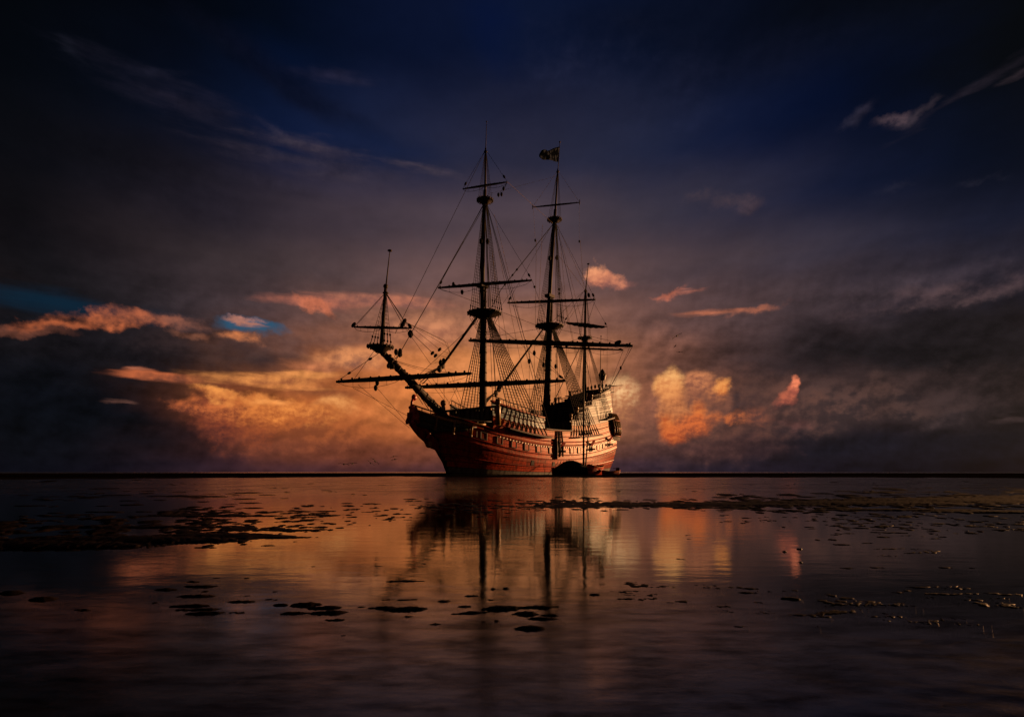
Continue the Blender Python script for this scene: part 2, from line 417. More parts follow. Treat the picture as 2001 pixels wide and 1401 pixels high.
        dict(p=(1352, 776), r=(26, 22), lit=(150, 90, 66), shade=(116, 72, 60), op=.7, kind='c', soft=.5, amp=.45, grow=1.08, rk=7),
        dict(p=(1306, 826), r=(26, 24), lit=(228, 124, 62), shade=(200, 92, 42), op=.9, kind='c', soft=.7, amp=.45, grow=1.08, rk=7),
        dict(p=(1316, 848), r=(28, 24), lit=(220, 110, 54), shade=(180, 78, 40), op=.85, kind='c', soft=.5, amp=.45, grow=1.08, rk=7),
        dict(p=(1366, 806), r=(18, 26), lit=(226, 122, 60), shade=(190, 92, 48), op=.9, kind='c', soft=.7, amp=.45, grow=1.08, rk=7),
        dict(p=(1352, 832), r=(40, 26), lit=(220, 108, 54), shade=(160, 76, 46), op=.85, kind='c', soft=.5, amp=.45, grow=1.08, rk=7),
        dict(p=(1396, 816), r=(18, 16), lit=(206, 108, 58), shade=(140, 76, 54), op=.85, kind='c', soft=.7, amp=.45, grow=1.08, rk=7),
        dict(p=(1426, 818), r=(16, 12), lit=(206, 108, 58), shade=(130, 70, 52), op=.9, kind='c', soft=.5, amp=.45, grow=1.08, rk=7),
        dict(p=(1446, 814), r=(20, 14), lit=(206, 110, 60), shade=(120, 68, 52), op=.9, kind='c', soft=.7, amp=.45, grow=1.08, rk=7),
        dict(p=(1475, 816), r=(36, 22), lit=(146, 82, 60), shade=(96, 60, 54), op=.75, kind='c', soft=.7, amp=.45, grow=1.08, rk=7),
        dict(p=(1440, 780), r=(16, 36), lit=(52, 40, 42), op=.75, kind='c', soft=.7, amp=.45, grow=1.08, rk=7),
        dict(p=(1478, 770), r=(34, 40), lit=(78, 55, 50), shade=(60, 45, 46), op=.6, kind='b', soft=.8),
        dict(p=(1330, 884), r=(190, 22), lit=(74, 47, 46), op=.7, kind='l', soft=.9),
        dict(p=(1524, 788), r=(18, 12), lit=(140, 76, 62), shade=(92, 56, 52), op=.9, rot=25, kind='c', soft=.7, amp=.36, grow=1.08, rk=7),
        dict(p=(1540, 776), r=(19, 16), lit=(188, 98, 72), shade=(136, 72, 60), op=.92, kind='c', soft=.5, amp=.36, grow=1.08, rk=7),
        dict(p=(1549, 762), r=(12, 14), lit=(206, 108, 80), shade=(160, 82, 66), op=.92, kind='c', soft=.5, amp=.36, grow=1.08, rk=7),
        dict(p=(1553, 750), r=(9, 15), lit=(226, 124, 88), op=.92, kind='c', soft=.5, amp=.36, grow=1.08, rk=7),
        dict(p=(1545, 825), r=(36, 10), lit=(100, 62, 58), op=.6, kind='b', soft=.7),
    ]
    for d in C:
        d = dict(d)
        (px, py), (rx, ry) = d.pop('p'), d.pop('r')
        col = cloud(col, px, py, rx, ry, d.pop('lit'), **d)

    # clear air behind the cloud
    sky = node('ShaderNodeTexSky', sky_type='NISHITA')
    sky.sun_disc = False
    sky.sun_elevation = SUN_EL
    sky.sun_rotation = SUN_AZ
    skyc = vmath('SCALE', sky.outputs[0])
    skyc.inputs[3].default_value = 0.0004
    col = vmath('ADD', col, skyc.outputs[0]).outputs[0]
    bg = node('ShaderNodeBackground')
    L.new(col, bg.inputs[0])
    bg.inputs[1].default_value = 1.0
    out = node('ShaderNodeOutputWorld')
    L.new(bg.outputs[0], out.inputs[0])


build_sky()

# ------------------------------------------------------------------ materials
MATS = {}


def new_mat(name):
    m = bpy.data.materials.new(name)
    m.use_nodes = True
    nt = m.node_tree
    return m, nt, nt.nodes['Principled BSDF']


def wood(name, c1, c2, rough=0.45, spec=0.5, scale=(0.4, 6, 6), bump=0.25, vary=0.25, coat=0.0, tint=None):
    m, nt, b = new_mat(name)
    N, L = nt.nodes, nt.links
    tc = N.new('ShaderNodeTexCoord')
    mp = N.new('ShaderNodeMapping')
    mp.inputs['Scale'].default_value = scale
    L.new(tc.outputs['Object'], mp.inputs[0])
    nz = N.new('ShaderNodeTexNoise')
    nz.inputs['Scale'].default_value = 1.6
    nz.inputs['Detail'].default_value = 7
    nz.inputs['Roughness'].default_value = 0.65
    L.new(mp.outputs[0], nz.inputs['Vector'])
    cr = N.new('ShaderNodeValToRGB')
    cr.color_ramp.elements[0].position, cr.color_ramp.elements[1].position = 0.32, 0.68
    cr.color_ramp.elements[0].color, cr.color_ramp.elements[1].color = (*c1, 1), (*c2, 1)
    L.new(nz.outputs[0], cr.inputs[0])
    oi = N.new('ShaderNodeObjectInfo')
    mr = N.new('ShaderNodeMapRange')
    mr.inputs[3].default_value, mr.inputs[4].default_value = 1 - vary, 1 + vary
    L.new(oi.outputs['Random'], mr.inputs[0])
    vs = N.new('ShaderNodeVectorMath')
    vs.operation = 'SCALE'
    L.new(cr.outputs[0], vs.inputs[0])
    L.new(mr.outputs[0], vs.inputs[3])
    # grime and rain streaks
    gm = N.new('ShaderNodeMapping')
    gm.inputs['Scale'].default_value = (2.2, 2.2, 0.35)
    L.new(tc.outputs['Object'], gm.inputs[0])
    gn = N.new('ShaderNodeTexNoise')
    gn.inputs['Scale'].default_value = 1.0
    gn.inputs['Detail'].default_value = 6
    gn.inputs['Roughness'].default_value = 0.7
    L.new(gm.outputs[0], gn.inputs['Vector'])
    gr = N.new('ShaderNodeMapRange')
    gr.inputs[1].default_value, gr.inputs[2].default_value = 0.36, 0.56
    gr.inputs[3].default_value, gr.inputs[4].default_value = 0.32, 1.05
    L.new(gn.outputs[0], gr.inputs[0])
    v2 = N.new('ShaderNodeVectorMath')
    v2.operation = 'SCALE'
    L.new(vs.outputs[0], v2.inputs[0])
    L.new(gr.outputs[0], v2.inputs[3])
    L.new(v2.outputs[0], b.inputs['Base Color'])
    r2 = N.new('ShaderNodeMapRange')
    r2.inputs[3].default_value, r2.inputs[4].default_value = rough - 0.1, rough + 0.15
    L.new(nz.outputs[0], r2.inputs[0])
    L.new(r2.outputs[0], b.inputs['Roughness'])
    b.inputs['Specular IOR Level'].default_value = spec
    b.inputs['Coat Weight'].default_value = coat
    if tint:
        b.inputs['Specular Tint'].default_value = (*tint, 1)
    b.inputs['Coat Roughness'].default_value = 0.3
    bp = N.new('ShaderNodeBump')
    bp.inputs['Strength'].default_value = bump
    bp.inputs['Distance'].default_value = 0.05
    L.new(nz.outputs[0], bp.inputs['Height'])
    L.new(bp.outputs[0], b.inputs['Normal'])
    MATS[name] = m
    return m


wood('hull_red', (0.34, 0.024, 0.009), (0.72, 0.085, 0.024), rough=0.42, spec=0.22, vary=0.35, tint=(1.0, 0.42, 0.14))
wood('hull_ochre', (0.46, 0.10, 0.018), (0.74, 0.28, 0.05), rough=0.42, spec=0.16, vary=0.3, tint=(1.0, 0.42, 0.14))  # ochre paint, its yellow pushed to stand in for the sun's highlights
wood('wale_red', (0.22, 0.016, 0.008), (0.52, 0.046, 0.018), rough=0.42, spec=0.22, tint=(1.0, 0.42, 0.14))
wood('tallow_white', (0.10, 0.10, 0.09), (0.26, 0.25, 0.23), rough=0.6, vary=0.15)
wood('pale_paint', (0.40, 0.56, 0.62), (0.60, 0.78, 0.82), rough=0.36, spec=0.4, vary=0.25)
wood('navy_paint', (0.010, 0.014, 0.026), (0.030, 0.036, 0.055), rough=0.4, spec=0.3)
wood('tarred_wood', (0.010, 0.008, 0.006), (0.032, 0.022, 0.015), rough=0.6, spec=0.3)
wood('spar_wood', (0.022, 0.014, 0.008), (0.060, 0.036, 0.018), rough=0.6, spec=0.25, scale=(4, 4, 0.5))
wood('dark_green', (0.025, 0.035, 0.024), (0.07, 0.075, 0.045), rough=0.5)
wood('deck_wood', (0.05, 0.032, 0.018), (0.10, 0.066, 0.036), rough=0.6)
wood('gilding', (0.30, 0.16, 0.03), (0.52, 0.32, 0.08), rough=0.35, spec=0.7)
wood('lion_red', (0.36, 0.02, 0.02), (0.62, 0.05, 0.04), rough=0.3, spec=0.7, scale=(3, 3, 3))
wood('red_paint', (0.30, 0.02, 0.02), (0.48, 0.045, 0.03), rough=0.4)
wood('rope_tar', (0.008, 0.006, 0.005), (0.020, 0.014, 0.010), rough=0.8, spec=0.1, bump=0.0)
wood('rope_hemp', (0.20, 0.14, 0.09), (0.34, 0.24, 0.16), rough=0.8, spec=0.15, bump=0.0)
wood('sailcloth', (0.05, 0.038, 0.026), (0.10, 0.075, 0.05), rough=0.8, spec=0.1)
wood('tarpaulin', (0.014, 0.013, 0.012), (0.05, 0.045, 0.04), rough=0.7, spec=0.2, scale=(2, 2, 2))
wood('feather_dark', (0.02, 0.016, 0.014), (0.05, 0.04, 0.035), rough=0.8, scale=(5, 5, 5))
wood('stone_dark', (0.02, 0.017, 0.014), (0.045, 0.038, 0.03), rough=0.5, scale=(30, 30, 30))


def flag_mat():
    m, nt, b = new_mat('flag_cloth')
    N, L = nt.nodes, nt.links
    tc = N.new('ShaderNodeTexCoord')
    mp = N.new('ShaderNodeMapping')
    mp.inputs['Scale'].default_value = (1.0, 1.0, 0.35)
    mp.inputs['Rotation'].default_value = (0, R(25), 0)
    L.new(tc.outputs['Object'], mp.inputs[0])
    nz = N.new('ShaderNodeTexNoise')
    nz.inputs['Scale'].default_value = 2.2
    nz.inputs['Detail'].default_value = 3
    L.new(mp.outputs[0], nz.inputs['Vector'])
    cr = N.new('ShaderNodeValToRGB')
    cr.color_ramp.elements[0].position, cr.color_ramp.elements[1].position = 0.52, 0.62
    cr.color_ramp.elements[0].color, cr.color_ramp.elements[1].color = (0.006, 0.008, 0.012, 1), (0.07, 0.085, 0.12, 1)
    L.new(nz.outputs[0], cr.inputs[0])
    L.new(cr.outputs[0], b.inputs['Base Color'])
    b.inputs['Roughness'].default_value = 0.9
    b.inputs['Specular IOR Level'].default_value = 0.0
    MATS['flag_cloth'] = m


flag_mat()


def ground_mat():
    m, nt, b = new_mat('wet_sand')
    N, L = nt.nodes, nt.links
    tc = N.new('ShaderNodeTexCoord')
    nz = N.new('ShaderNodeTexNoise')
    nz.inputs['Scale'].default_value = 4.0
    nz.inputs['Detail'].default_value = 9
    nz.inputs['Roughness'].default_value = 0.65
    gm = N.new('ShaderNodeMapping')
    gm.inputs['Scale'].default_value = (1.0, 3.2, 1.0)
    gm.inputs['Rotation'].default_value = (0, 0, R(9))
    L.new(tc.outputs['Object'], gm.inputs[0])
    L.new(gm.outputs[0], nz.inputs['Vector'])
    cr = N.new('ShaderNodeValToRGB')
    cr.color_ramp.elements[0].position, cr.color_ramp.elements[1].position = 0.3, 0.7
    cr.color_ramp.elements[0].color, cr.color_ramp.elements[1].color = (0.006, 0.0045, 0.0038, 1), (0.018, 0.012, 0.0095, 1)
    L.new(nz.outputs[0], cr.inputs[0])
    L.new(cr.outputs[0], b.inputs['Base Color'])
    b.inputs['Roughness'].default_value = 0.6
    gs = N.new('ShaderNodeSeparateXYZ')
    L.new(tc.outputs['Object'], gs.inputs[0])
    gw = N.new('ShaderNodeMapRange')      # wet close by, drained further out
    gw.inputs[1].default_value, gw.inputs[2].default_value = 8.0, 22.0
    gw.inputs[3].default_value, gw.inputs[4].default_value = 0.02, 0.0
    L.new(gs.outputs[1], gw.inputs[0])
    L.new(gw.outputs[0], b.inputs['Specular IOR Level'])
    n2 = N.new('ShaderNodeTexNoise')
    n2.inputs['Scale'].default_value = 130.0
    n2.inputs['Detail'].default_value = 4
    L.new(tc.outputs['Object'], n2.inputs['Vector'])
    bp = N.new('ShaderNodeBump')
    bp.inputs['Strength'].default_value = 0.45
    bp.inputs['Distance'].default_value = 0.003
    L.new(n2.outputs[0], bp.inputs['Height'])
    L.new(bp.outputs[0], b.inputs['Normal'])
    MATS['wet_sand'] = m


def water_mat():
    m, nt, b = new_mat('shallow_water')
    N, L = nt.nodes, nt.links
    N.remove(b)
    out = [n for n in N if n.type == 'OUTPUT_MATERIAL'][0]
    tc = N.new('ShaderNodeTexCoord')
    sep = N.new('ShaderNodeSeparateXYZ')
    L.new(tc.outputs['Object'], sep.inputs[0])
    # ruffled further out, still pool close by
    far = N.new('ShaderNodeMapRange')
    far.interpolation_type = 'SMOOTHSTEP'
    far.inputs[1].default_value, far.inputs[2].default_value = 6.5, 15.0
    wn = N.new('ShaderNodeTexNoise')
    wn.inputs['Scale'].default_value = 0.5
    L.new(tc.outputs['Object'], wn.inputs['Vector'])
    ad = N.new('ShaderNodeMath')
    ad.operation = 'MULTIPLY_ADD'
    ad.inputs[1].default_value = 4.0
    L.new(wn.outputs[0], ad.inputs[0])
    ad2 = N.new('ShaderNodeMath')
    ad2.operation = 'SUBTRACT'
    ad2.inputs[1].default_value = 2.0
    L.new(sep.outputs[1], ad2.inputs[0])
    L.new(ad2.outputs[0], ad.inputs[2])
    L.new(ad.outputs[0], far.inputs[0])
    mp = N.new('ShaderNodeMapping')
    mp.inputs['Scale'].default_value = (1.0, 2.4, 1.0)
    L.new(tc.outputs['Object'], mp.inputs[0])
    r1 = N.new('ShaderNodeTexNoise')
    r1.inputs['Scale'].default_value = 3.0
    r1.inputs['Detail'].default_value = 5
    L.new(mp.outputs[0], r1.inputs['Vector'])
    r2 = N.new('ShaderNodeTexNoise')
    r2.inputs['Scale'].default_value = 16.0
    r2.inputs['Detail'].default_value = 4
    L.new(mp.outputs[0], r2.inputs['Vector'])
    st = N.new('ShaderNodeMapRange')
    st.inputs[3].default_value, st.inputs[4].default_value = 0.0013, 0.012
    L.new(far.outputs[0], st.inputs[0])
    mul = N.new('ShaderNodeMath')
    mul.operation = 'MULTIPLY'
    ss = N.new('ShaderNodeMath')
    ss.operation = 'MULTIPLY_ADD'
    ss.inputs[1].default_value = 0.22
    L.new(r2.outputs[0], ss.inputs[0])
    L.new(r1.outputs[0], ss.inputs[2])
    L.new(ss.outputs[0], mul.inputs[0])
    L.new(st.outputs[0], mul.inputs[1])
    bp = N.new('ShaderNodeBump')
    bp.inputs['Strength'].default_value = 1.0
    bp.inputs['Distance'].default_value = 1.0
    L.new(mul.outputs[0], bp.inputs['Height'])
    gl = N.new('ShaderNodeBsdfGlossy')
    gl.distribution = 'GGX'
    gl.inputs['Color'].default_value = (1, 1, 1, 1)
    rr = N.new('ShaderNodeMapRange')
    rr.inputs[3].default_value, rr.inputs[4].default_value = 0.045, 0.10
    L.new(far.outputs[0], rr.inputs[0])
    near = N.new('ShaderNodeMapRange')
    near.interpolation_type = 'SMOOTHSTEP'
    near.inputs[1].default_value, near.inputs[2].default_value = 2.5, 1.35
    wn2 = N.new('ShaderNodeTexNoise')
    wn2.inputs['Scale'].default_value = 2.2
    wn2.inputs['Detail'].default_value = 6
    L.new(mp.outputs[0], wn2.inputs['Vector'])
    na = N.new('ShaderNodeMath')
    na.operation = 'MULTIPLY_ADD'
    na.inputs[1].default_value = 1.6
    L.new(wn2.outputs[0], na.inputs[0])
    nb_ = N.new('ShaderNodeMath')
    nb_.operation = 'SUBTRACT'
    nb_.inputs[1].default_value = 0.8
    L.new(sep.outputs[1], nb_.inputs[0])
    L.new(nb_.outputs[0], na.inputs[2])
    L.new(na.outputs[0], near.inputs[0])
    r3 = N.new('ShaderNodeMath')
    r3.operation = 'MULTIPLY_ADD'
    r3.inputs[1].default_value = 0.11
    L.new(near.outputs[0], r3.inputs[0])
    L.new(rr.outputs[0], r3.inputs[2])
    L.new(r3.outputs[0], gl.inputs['Roughness'])
    L.new(bp.outputs[0], gl.inputs['Normal'])
    tr = N.new('ShaderNodeBsdfTransparent')
    tr.inputs['Color'].default_value = (0.80, 0.76, 0.72, 1)
    fr = N.new('ShaderNodeFresnel')
    fr.inputs['IOR'].default_value = 2.5
    L.new(bp.outputs[0], fr.inputs['Normal'])
    mx = N.new('ShaderNodeMixShader')
    cov = N.new('ShaderNodeMapRange')
    cov.inputs[3].default_value, cov.inputs[4].default_value = 1.0, 0.72
    L.new(near.outputs[0], cov.inputs[0])
    fm = N.new('ShaderNodeMath')
    fm.operation = 'MULTIPLY'
    L.new(fr.outputs[0], fm.inputs[0])
    # broken film: bare wet sand between wind streaks
    st1 = N.new('ShaderNodeTexNoise')
    st1.inputs['Scale'].default_value = 0.55
    st1.inputs['Detail'].default_value = 8
    st1.inputs['Roughness'].default_value = 0.7
    L.new(tc.outputs['Object'], st1.inputs['Vector'])
    sm = N.new('ShaderNodeMapRange')
    sm.inputs[1].default_value, sm.inputs[2].default_value = 0.38, 0.60
    sm.inputs[3].default_value, sm.inputs[4].default_value = 0.6, 1.1
    L.new(st1.outputs[0], sm.inputs[0])
    sf = N.new('ShaderNodeMix')
    sf.inputs[2].default_value = 1.0
    L.new(far.outputs[0], sf.inputs[0])
    L.new(sm.outputs[0], sf.inputs[3])
    n3 = N.new('ShaderNodeTexNoise')
    n3.inputs['Scale'].default_value = 5.0
    n3.inputs['Detail'].default_value = 8
    n3.inputs['Roughness'].default_value = 0.7
    L.new(mp.outputs[0], n3.inputs['Vector'])
    nm = N.new('ShaderNodeMapRange')
    nm.inputs[1].default_value, nm.inputs[2].default_value = 0.35, 0.65
    nm.inputs[3].default_value, nm.inputs[4].default_value = 0.4, 1.6
    L.new(n3.outputs[0], nm.inputs[0])
    nf = N.new('ShaderNodeMix')
    nf.inputs[2].default_value = 1.0
    L.new(near.outputs[0], nf.inputs[0])
    L.new(nm.outputs[0], nf.inputs[3])
    p1 = N.new('ShaderNodeMath')
    p1.operation = 'MULTIPLY'
    L.new(sf.outputs[0], p1.inputs[0])
    L.new(nf.outputs[0], p1.inputs[1])
    p2 = N.new('ShaderNodeMath')
    p2.operation = 'MULTIPLY'
    p2.use_clamp = True
    L.new(p1.outputs[0], p2.inputs[0])
    L.new(cov.outputs[0], p2.inputs[1])
    L.new(p2.outputs[0], fm.inputs[1])
    L.new(fm.outputs[0], mx.inputs[0])
    L.new(tr.outputs[0], mx.inputs[1])
    L.new(gl.outputs[0], mx.inputs[2])
    L.new(mx.outputs[0], out.inputs[0])
    MATS['shallow_water'] = m


ground_mat()
water_mat()


# ------------------------------------------------------------------ helpers
class MB:
    """Collects shapes; build() links them as ONE mesh object."""

    def __init__(self):
        self.v, self.f, self.s = [], [], []

    def add(self, verts, faces, smooth=True):
        o = len(self.v)
        self.v += [tuple(p) for p in verts]
        self.f += [tuple(i + o for i in f) for f in faces]
        self.s += [smooth] * len(faces)
        return self

    def tube(self, pts, rad, n=6, cap=True):
        pts = [Vector(p) for p in pts]
        m = len(pts)
        if not hasattr(rad, '__len__'):
            rad = [rad] * m
        vs, fs = [], []
        up = None
        for i, p in enumerate(pts):
            t = (pts[min(i + 1, m - 1)] - pts[max(i - 1, 0)])
            if t.length < 1e-9:
                t = Vector((0, 0, 1))
            t.normalize()
            if up is None:
                up = Vector((0, 0, 1)) if abs(t.z) < 0.9 else Vector((1, 0, 0))
            a = up - t * up.dot(t)
            if a.length < 1e-4:
                a = Vector((1, 0, 0)) - t * t.x
            a.normalize()
            up = a
            b = t.cross(a)
            for k in range(n):
                w = 2 * math.pi * (k + .5) / n
                vs.append(p + (a * math.cos(w) + b * math.sin(w)) * rad[i])
        for i in range(m - 1):
            for k in range(n):
                k2 = (k + 1) % n
                fs.append((i * n + k, i * n + k2, (i + 1) * n + k2, (i + 1) * n + k))
        if cap:
            fs.append(tuple(range(n - 1, -1, -1)))
            fs.append(tuple((m - 1) * n + k for k in range(n)))
        return self.add(vs, fs, n > 4)

    def ball(self, c, r, seg=8, rings=5, rot=None):
        rx, ry, rz = (r, r, r) if not hasattr(r, '__len__') else r
        vs, fs = [], []
        M = rot or Matrix.Identity(3)
        c = Vector(c)
        for i in range(rings + 1):
            th = math.pi * i / rings
            for k in range(seg):
                ph = 2 * math.pi * k / seg
                vs.append(c + M @ Vector((rx * math.sin(th) * math.cos(ph), ry * math.sin(th) * math.sin(ph), rz * math.cos(th))))
        for i in range(rings):
            for k in range(seg):
                k2 = (k + 1) % seg
                fs.append((i * seg + k, (i + 1) * seg + k, (i + 1) * seg + k2, i * seg + k2))
        return self.add(vs, fs)

    def box(self, c, d, rot=None):
        c = Vector(c)
        M = rot or Matrix.Identity(3)
        vs = [c + M @ Vector((x * d[0] / 2, y * d[1] / 2, z * d[2] / 2)) for x in (-1, 1) for y in (-1, 1) for z in (-1, 1)]
        fs = [(0, 1, 3, 2), (4, 6, 7, 5), (0, 4, 5, 1), (2, 3, 7, 6), (0, 2, 6, 4), (1, 5, 7, 3)]
        return self.add(vs, fs, False)

    def lathe(self, c, prof, n=14, axis=None):
        """prof: list of (r, z) about a vertical axis through c."""
        c = Vector(c)
        vs, fs = [], []
        for r, z in prof:
            for k in range(n):
                w = 2 * math.pi * k / n
                vs.append(c + Vector((r * math.cos(w), r * math.sin(w), z)))
        for i in range(len(prof) - 1):
            for k in range(n):
                k2 = (k + 1) % n
                fs.append((i * n + k, i * n + k2, (i + 1) * n + k2, (i + 1) * n + k))
        fs.append(tuple(range(n - 1, -1, -1)))
        fs.append(tuple((len(prof) - 1) * n + k for k in range(n)))
        return self.add(vs, fs)

    def sheet(self, rows, smooth=True, flip=False):
        n = len(rows[0])
        vs = [p for r in rows for p in r]
        fs = []
        for i in range(len(rows) - 1):
            for k in range(n - 1):
                q = (i * n + k, i * n + k + 1, (i + 1) * n + k + 1, (i + 1) * n + k)
                fs.append(q[::-1] if flip else q)
        return self.add(vs, fs, smooth)

    def sweep(self, sections, closed=True):
        """sections: list of closed loops (same count), joined end to end with caps."""
        n = len(sections[0])
        vs = [p for s in sections for p in s]
        fs = []
        for i in range(len(sections) - 1):
            for k in range(n):
                k2 = (k + 1) % n
                fs.append((i * n + k, i * n + k2, (i + 1) * n + k2, (i + 1) * n + k))
        fs.append(tuple(range(n - 1, -1, -1)))
        fs.append(tuple((len(sections) - 1) * n + k for k in range(n)))
        return self.add(vs, fs, False)

    def build(self, name, mat, parent=None):
        me = bpy.data.meshes.new(name)
        me.from_pydata(self.v, [], self.f)
        me.polygons.foreach_set('use_smooth', self.s)
        me.materials.append(MATS[mat])
        me.update()
        bm = bmesh.new()
        bm.from_mesh(me)
        bmesh.ops.recalc_face_normals(bm, faces=bm.faces)
        bm.to_mesh(me)
        bm.free()
        o = bpy.data.objects.new(name, me)
        COL.objects.link(o)
        if parent is not None:
            o.parent = parent
        return o


def empty(name, loc=(0, 0, 0), rz=0.0):
    o = bpy.data.objects.new(name, None)
    o.empty_display_size = 0.5
    o.location = loc
    o.rotation_euler = (0, 0, rz)
    COL.objects.link(o)
    return o


def tag(o, label=None, cat=None, group=None, kind=None):
    if label:
        o['label'] = label
    if cat:
        o['category'] = cat
    if group:
        o['group'] = group
    if kind:
        o['kind'] = kind
    return o


def interp(x, tab):
    xs, ys = [t[0] for t in tab], [t[1] for t in tab]
    return float(np.interp(x, xs, ys))


# ------------------------------------------------------------------ tidal flat (ground) and the shallow water on it
def ground_xy(px, py):
    Y = CAM_H * F_PX / (py - HY)
    return (px - CX) / F_PX * Y, Y


def build_ground():
    rng = np.random.default_rng(11)
    # polar sheet: fine in front of the eye, coarse elsewhere, out to the horizon
    fine = np.linspace(R(-52), R(52), 820)
    coarse = np.linspace(R(52), R(308), 40)[1:-1]
    ang = np.concatenate([fine, coarse])
    rad = np.concatenate([[0.25, 0.5], np.geomspace(0.75, 14, 400), np.geomspace(14.3, 90, 70), np.geomspace(100, 9000, 16)])
    A, RR = np.meshgrid(ang, rad)
    X, Y = np.sin(A) * RR, np.cos(A) * RR
    # smooth value noise
    def vnoise(x, y, seed):
        g = np.random.default_rng(seed).random((64, 64))
        xi, yi = np.floor(x).astype(int), np.floor(y).astype(int)
        fx, fy = x - xi, y - yi
        fx, fy = fx * fx * (3 - 2 * fx), fy * fy * (3 - 2 * fy)
        a, b = g[xi % 64, yi % 64], g[(xi + 1) % 64, yi % 64]
        c, d = g[xi % 64, (yi + 1) % 64], g[(xi + 1) % 64, (yi + 1) % 64]
        return (a * (1 - fx) + b * fx) * (1 - fy) + (c * (1 - fx) + d * fx) * fy - 0.5
    base = -0.028 + 0.006 * np.sin((Y * 1.0 + X * 0.16) * 26 + 5 * vnoise(X * 1.2, Y * 1.2, 3)) * np.clip((5 - Y) / 3, 0, 1)
    base += 0.010 * vnoise(X * 1.5, Y * 2.5, 5)
    wn_ = np.clip((2.15 - RR) / .8, 0, 1)
    rip = np.sin((Y + X * 0.22) * 58 + 7 * vnoise(X * 2.5, Y * 2.5, 13)) * (0.35 + vnoise(X * 3, Y * 4, 15))
    base = base * (1 - wn_) + wn_ * (-0.0065 + 0.0036 * rip + 0.009 * vnoise(X * 2.2, Y * 5, 17) + 0.003 * vnoise(X * 14, Y * 22, 19))
    lumps = []   # x, y, rx, ry, h, rotation

    def lump(px, py, hw, hh, rot=0.0, k=1.0):
        x, y = ground_xy(px, py)
        rx = hw * y / F_PX
        ry = max(hh * .62 * y * y / (CAM_H * F_PX), rx * 0.08)
        hgt = min(max(hh * y / F_PX * 0.8, 0.0016), 0.03) * k
        lumps.append((x, y, rx, ry, hgt, rot))

    def z6(x, y):
        return 300 + x * .4098, 1100 + y * .4098

    # single ripples of sand standing out of the film of water, as read from the photograph
    for zx, zy, w, h, rot in [
        (55, 127, 52, 9, 0), (185, 90, 36, 5, 0), (225, 112, 85, 8, 0), (298, 72, 22, 4, 0), (450, 72, 18, 3, 0), (245, 135, 36, 4, 0),
        (215, 158, 98, 9, -2), (440, 155, 32, 4, 0), (585, 137, 18, 4, 0), (415, 185, 62, 8, -2), (565, 174, 34, 4, 0), (15, 190, 24, 4, 0),
        (185, 205, 110, 11, -3), (215, 222, 112, 9, -3), (235, 240, 95, 11, -3), (400, 237, 42, 6, 0), (240, 268, 20, 3, 0),
        (610, 200, 42, 10, 0), (720, 200, 75, 15, -4), (815, 214, 92, 12, -2), (670, 240, 78, 9, -2), (840, 238, 98, 15, -2), (870, 272, 58, 8, -2),
        (895, 344, 22, 4, 0), (980, 209, 60, 3, 0), (1100, 214, 80, 10, -2), (1200, 222, 98, 15, -4), (1210, 254, 28, 5, 0),
        (1195, 86, 96, 6, -1), (1180, 175, 92, 4, -1), (1385, 183, 34, 7, -3), (1515, 157, 34, 6, -1), (1480, 208, 34, 7, 0), (1345, 292, 28, 7, 0),
        (1610, 176, 30, 4, 0), (1620, 124, 16, 7, 0), (1682, 122, 14, 7, 0), (1520, 238, 92, 9, -5), (1660, 218, 90, 16, -3), (1770, 213, 80, 8, 0),
        (1855, 214, 48, 10, -3), (1770, 243, 66, 15, 0), (1890, 250, 42, 8, 0), (1850, 266, 84, 10, 0), (1793, 312, 76, 16, -1), (1573, 282, 15, 5, 0), (1637, 277, 17, 6, 0),
        (682, 101, 10, 2, 0), (1290, 3, 20, 3, 0), (760, 16, 14, 2, 0), (1080, 15, 30, 2, 0),
    ]:
        px, py = z6(zx, zy)
        lump(px, py, w * .41, h * .41, rot)
    for px, py, hw, hh in [(85, 1171, 26, 6), (22, 1159, 24, 6), (160, 1192, 20, 3), (1060, 1185, 38, 3), (1162, 1162, 12, 3)]:
        lump(px, py, hw, hh)

    def z7(x, y):
        return 1000 + x * .5, 900 + y * .5
    # right-hand weedy sand
    for zx, zy, w, h in [(490, 485, 60, 14), (560, 492, 90, 8), (420, 515, 60, 10), (545, 535, 55, 14), (440, 540, 40, 6), (500, 510, 100, 7), (660, 552, 55, 9), (325, 524, 22, 4),
                         (760, 490, 50, 4), (825, 497, 60, 8), (930, 500, 40, 6), (920, 516, 40, 7), (820, 568, 55, 11), (940, 592, 60, 9), (960, 554, 26, 6),
                         (1130, 508, 90, 7), (1090, 540, 40, 12), (1200, 600, 70, 16), (1250, 545, 55, 26), (1350, 560, 110, 14), (1330, 590, 140, 14), (1460, 560, 110, 12), (1500, 625, 60, 8),
                         (1440, 605, 80, 9), (1640, 630, 90, 9), (1700, 620, 70, 8), (1780, 640, 70, 10), (1680, 525, 110, 16), (1590, 500, 80, 14), (1760, 500, 80, 7), (1900, 555, 90, 22), (1960, 520, 80, 16),
                         (895, 648, 30, 5), (1190, 648, 14, 4), (400, 668, 22, 4), (660, 384, 22, 3), (690, 292, 18, 2), (700, 306, 16, 2),
                         (1290, 328, 36, 6), (1390, 322, 26, 4), (1470, 345, 80, 5), (1570, 358, 100, 7), (1640, 352, 50, 4), (1320, 420, 36, 5), (1430, 418, 40, 4), (1690, 418, 30, 5), (1800, 420, 30, 3), (1450, 372, 50, 3)]:
        px, py = z7(zx, zy)
        if w <= 45:
            lump(px, py, w * .5, h * .4, 0, .6)
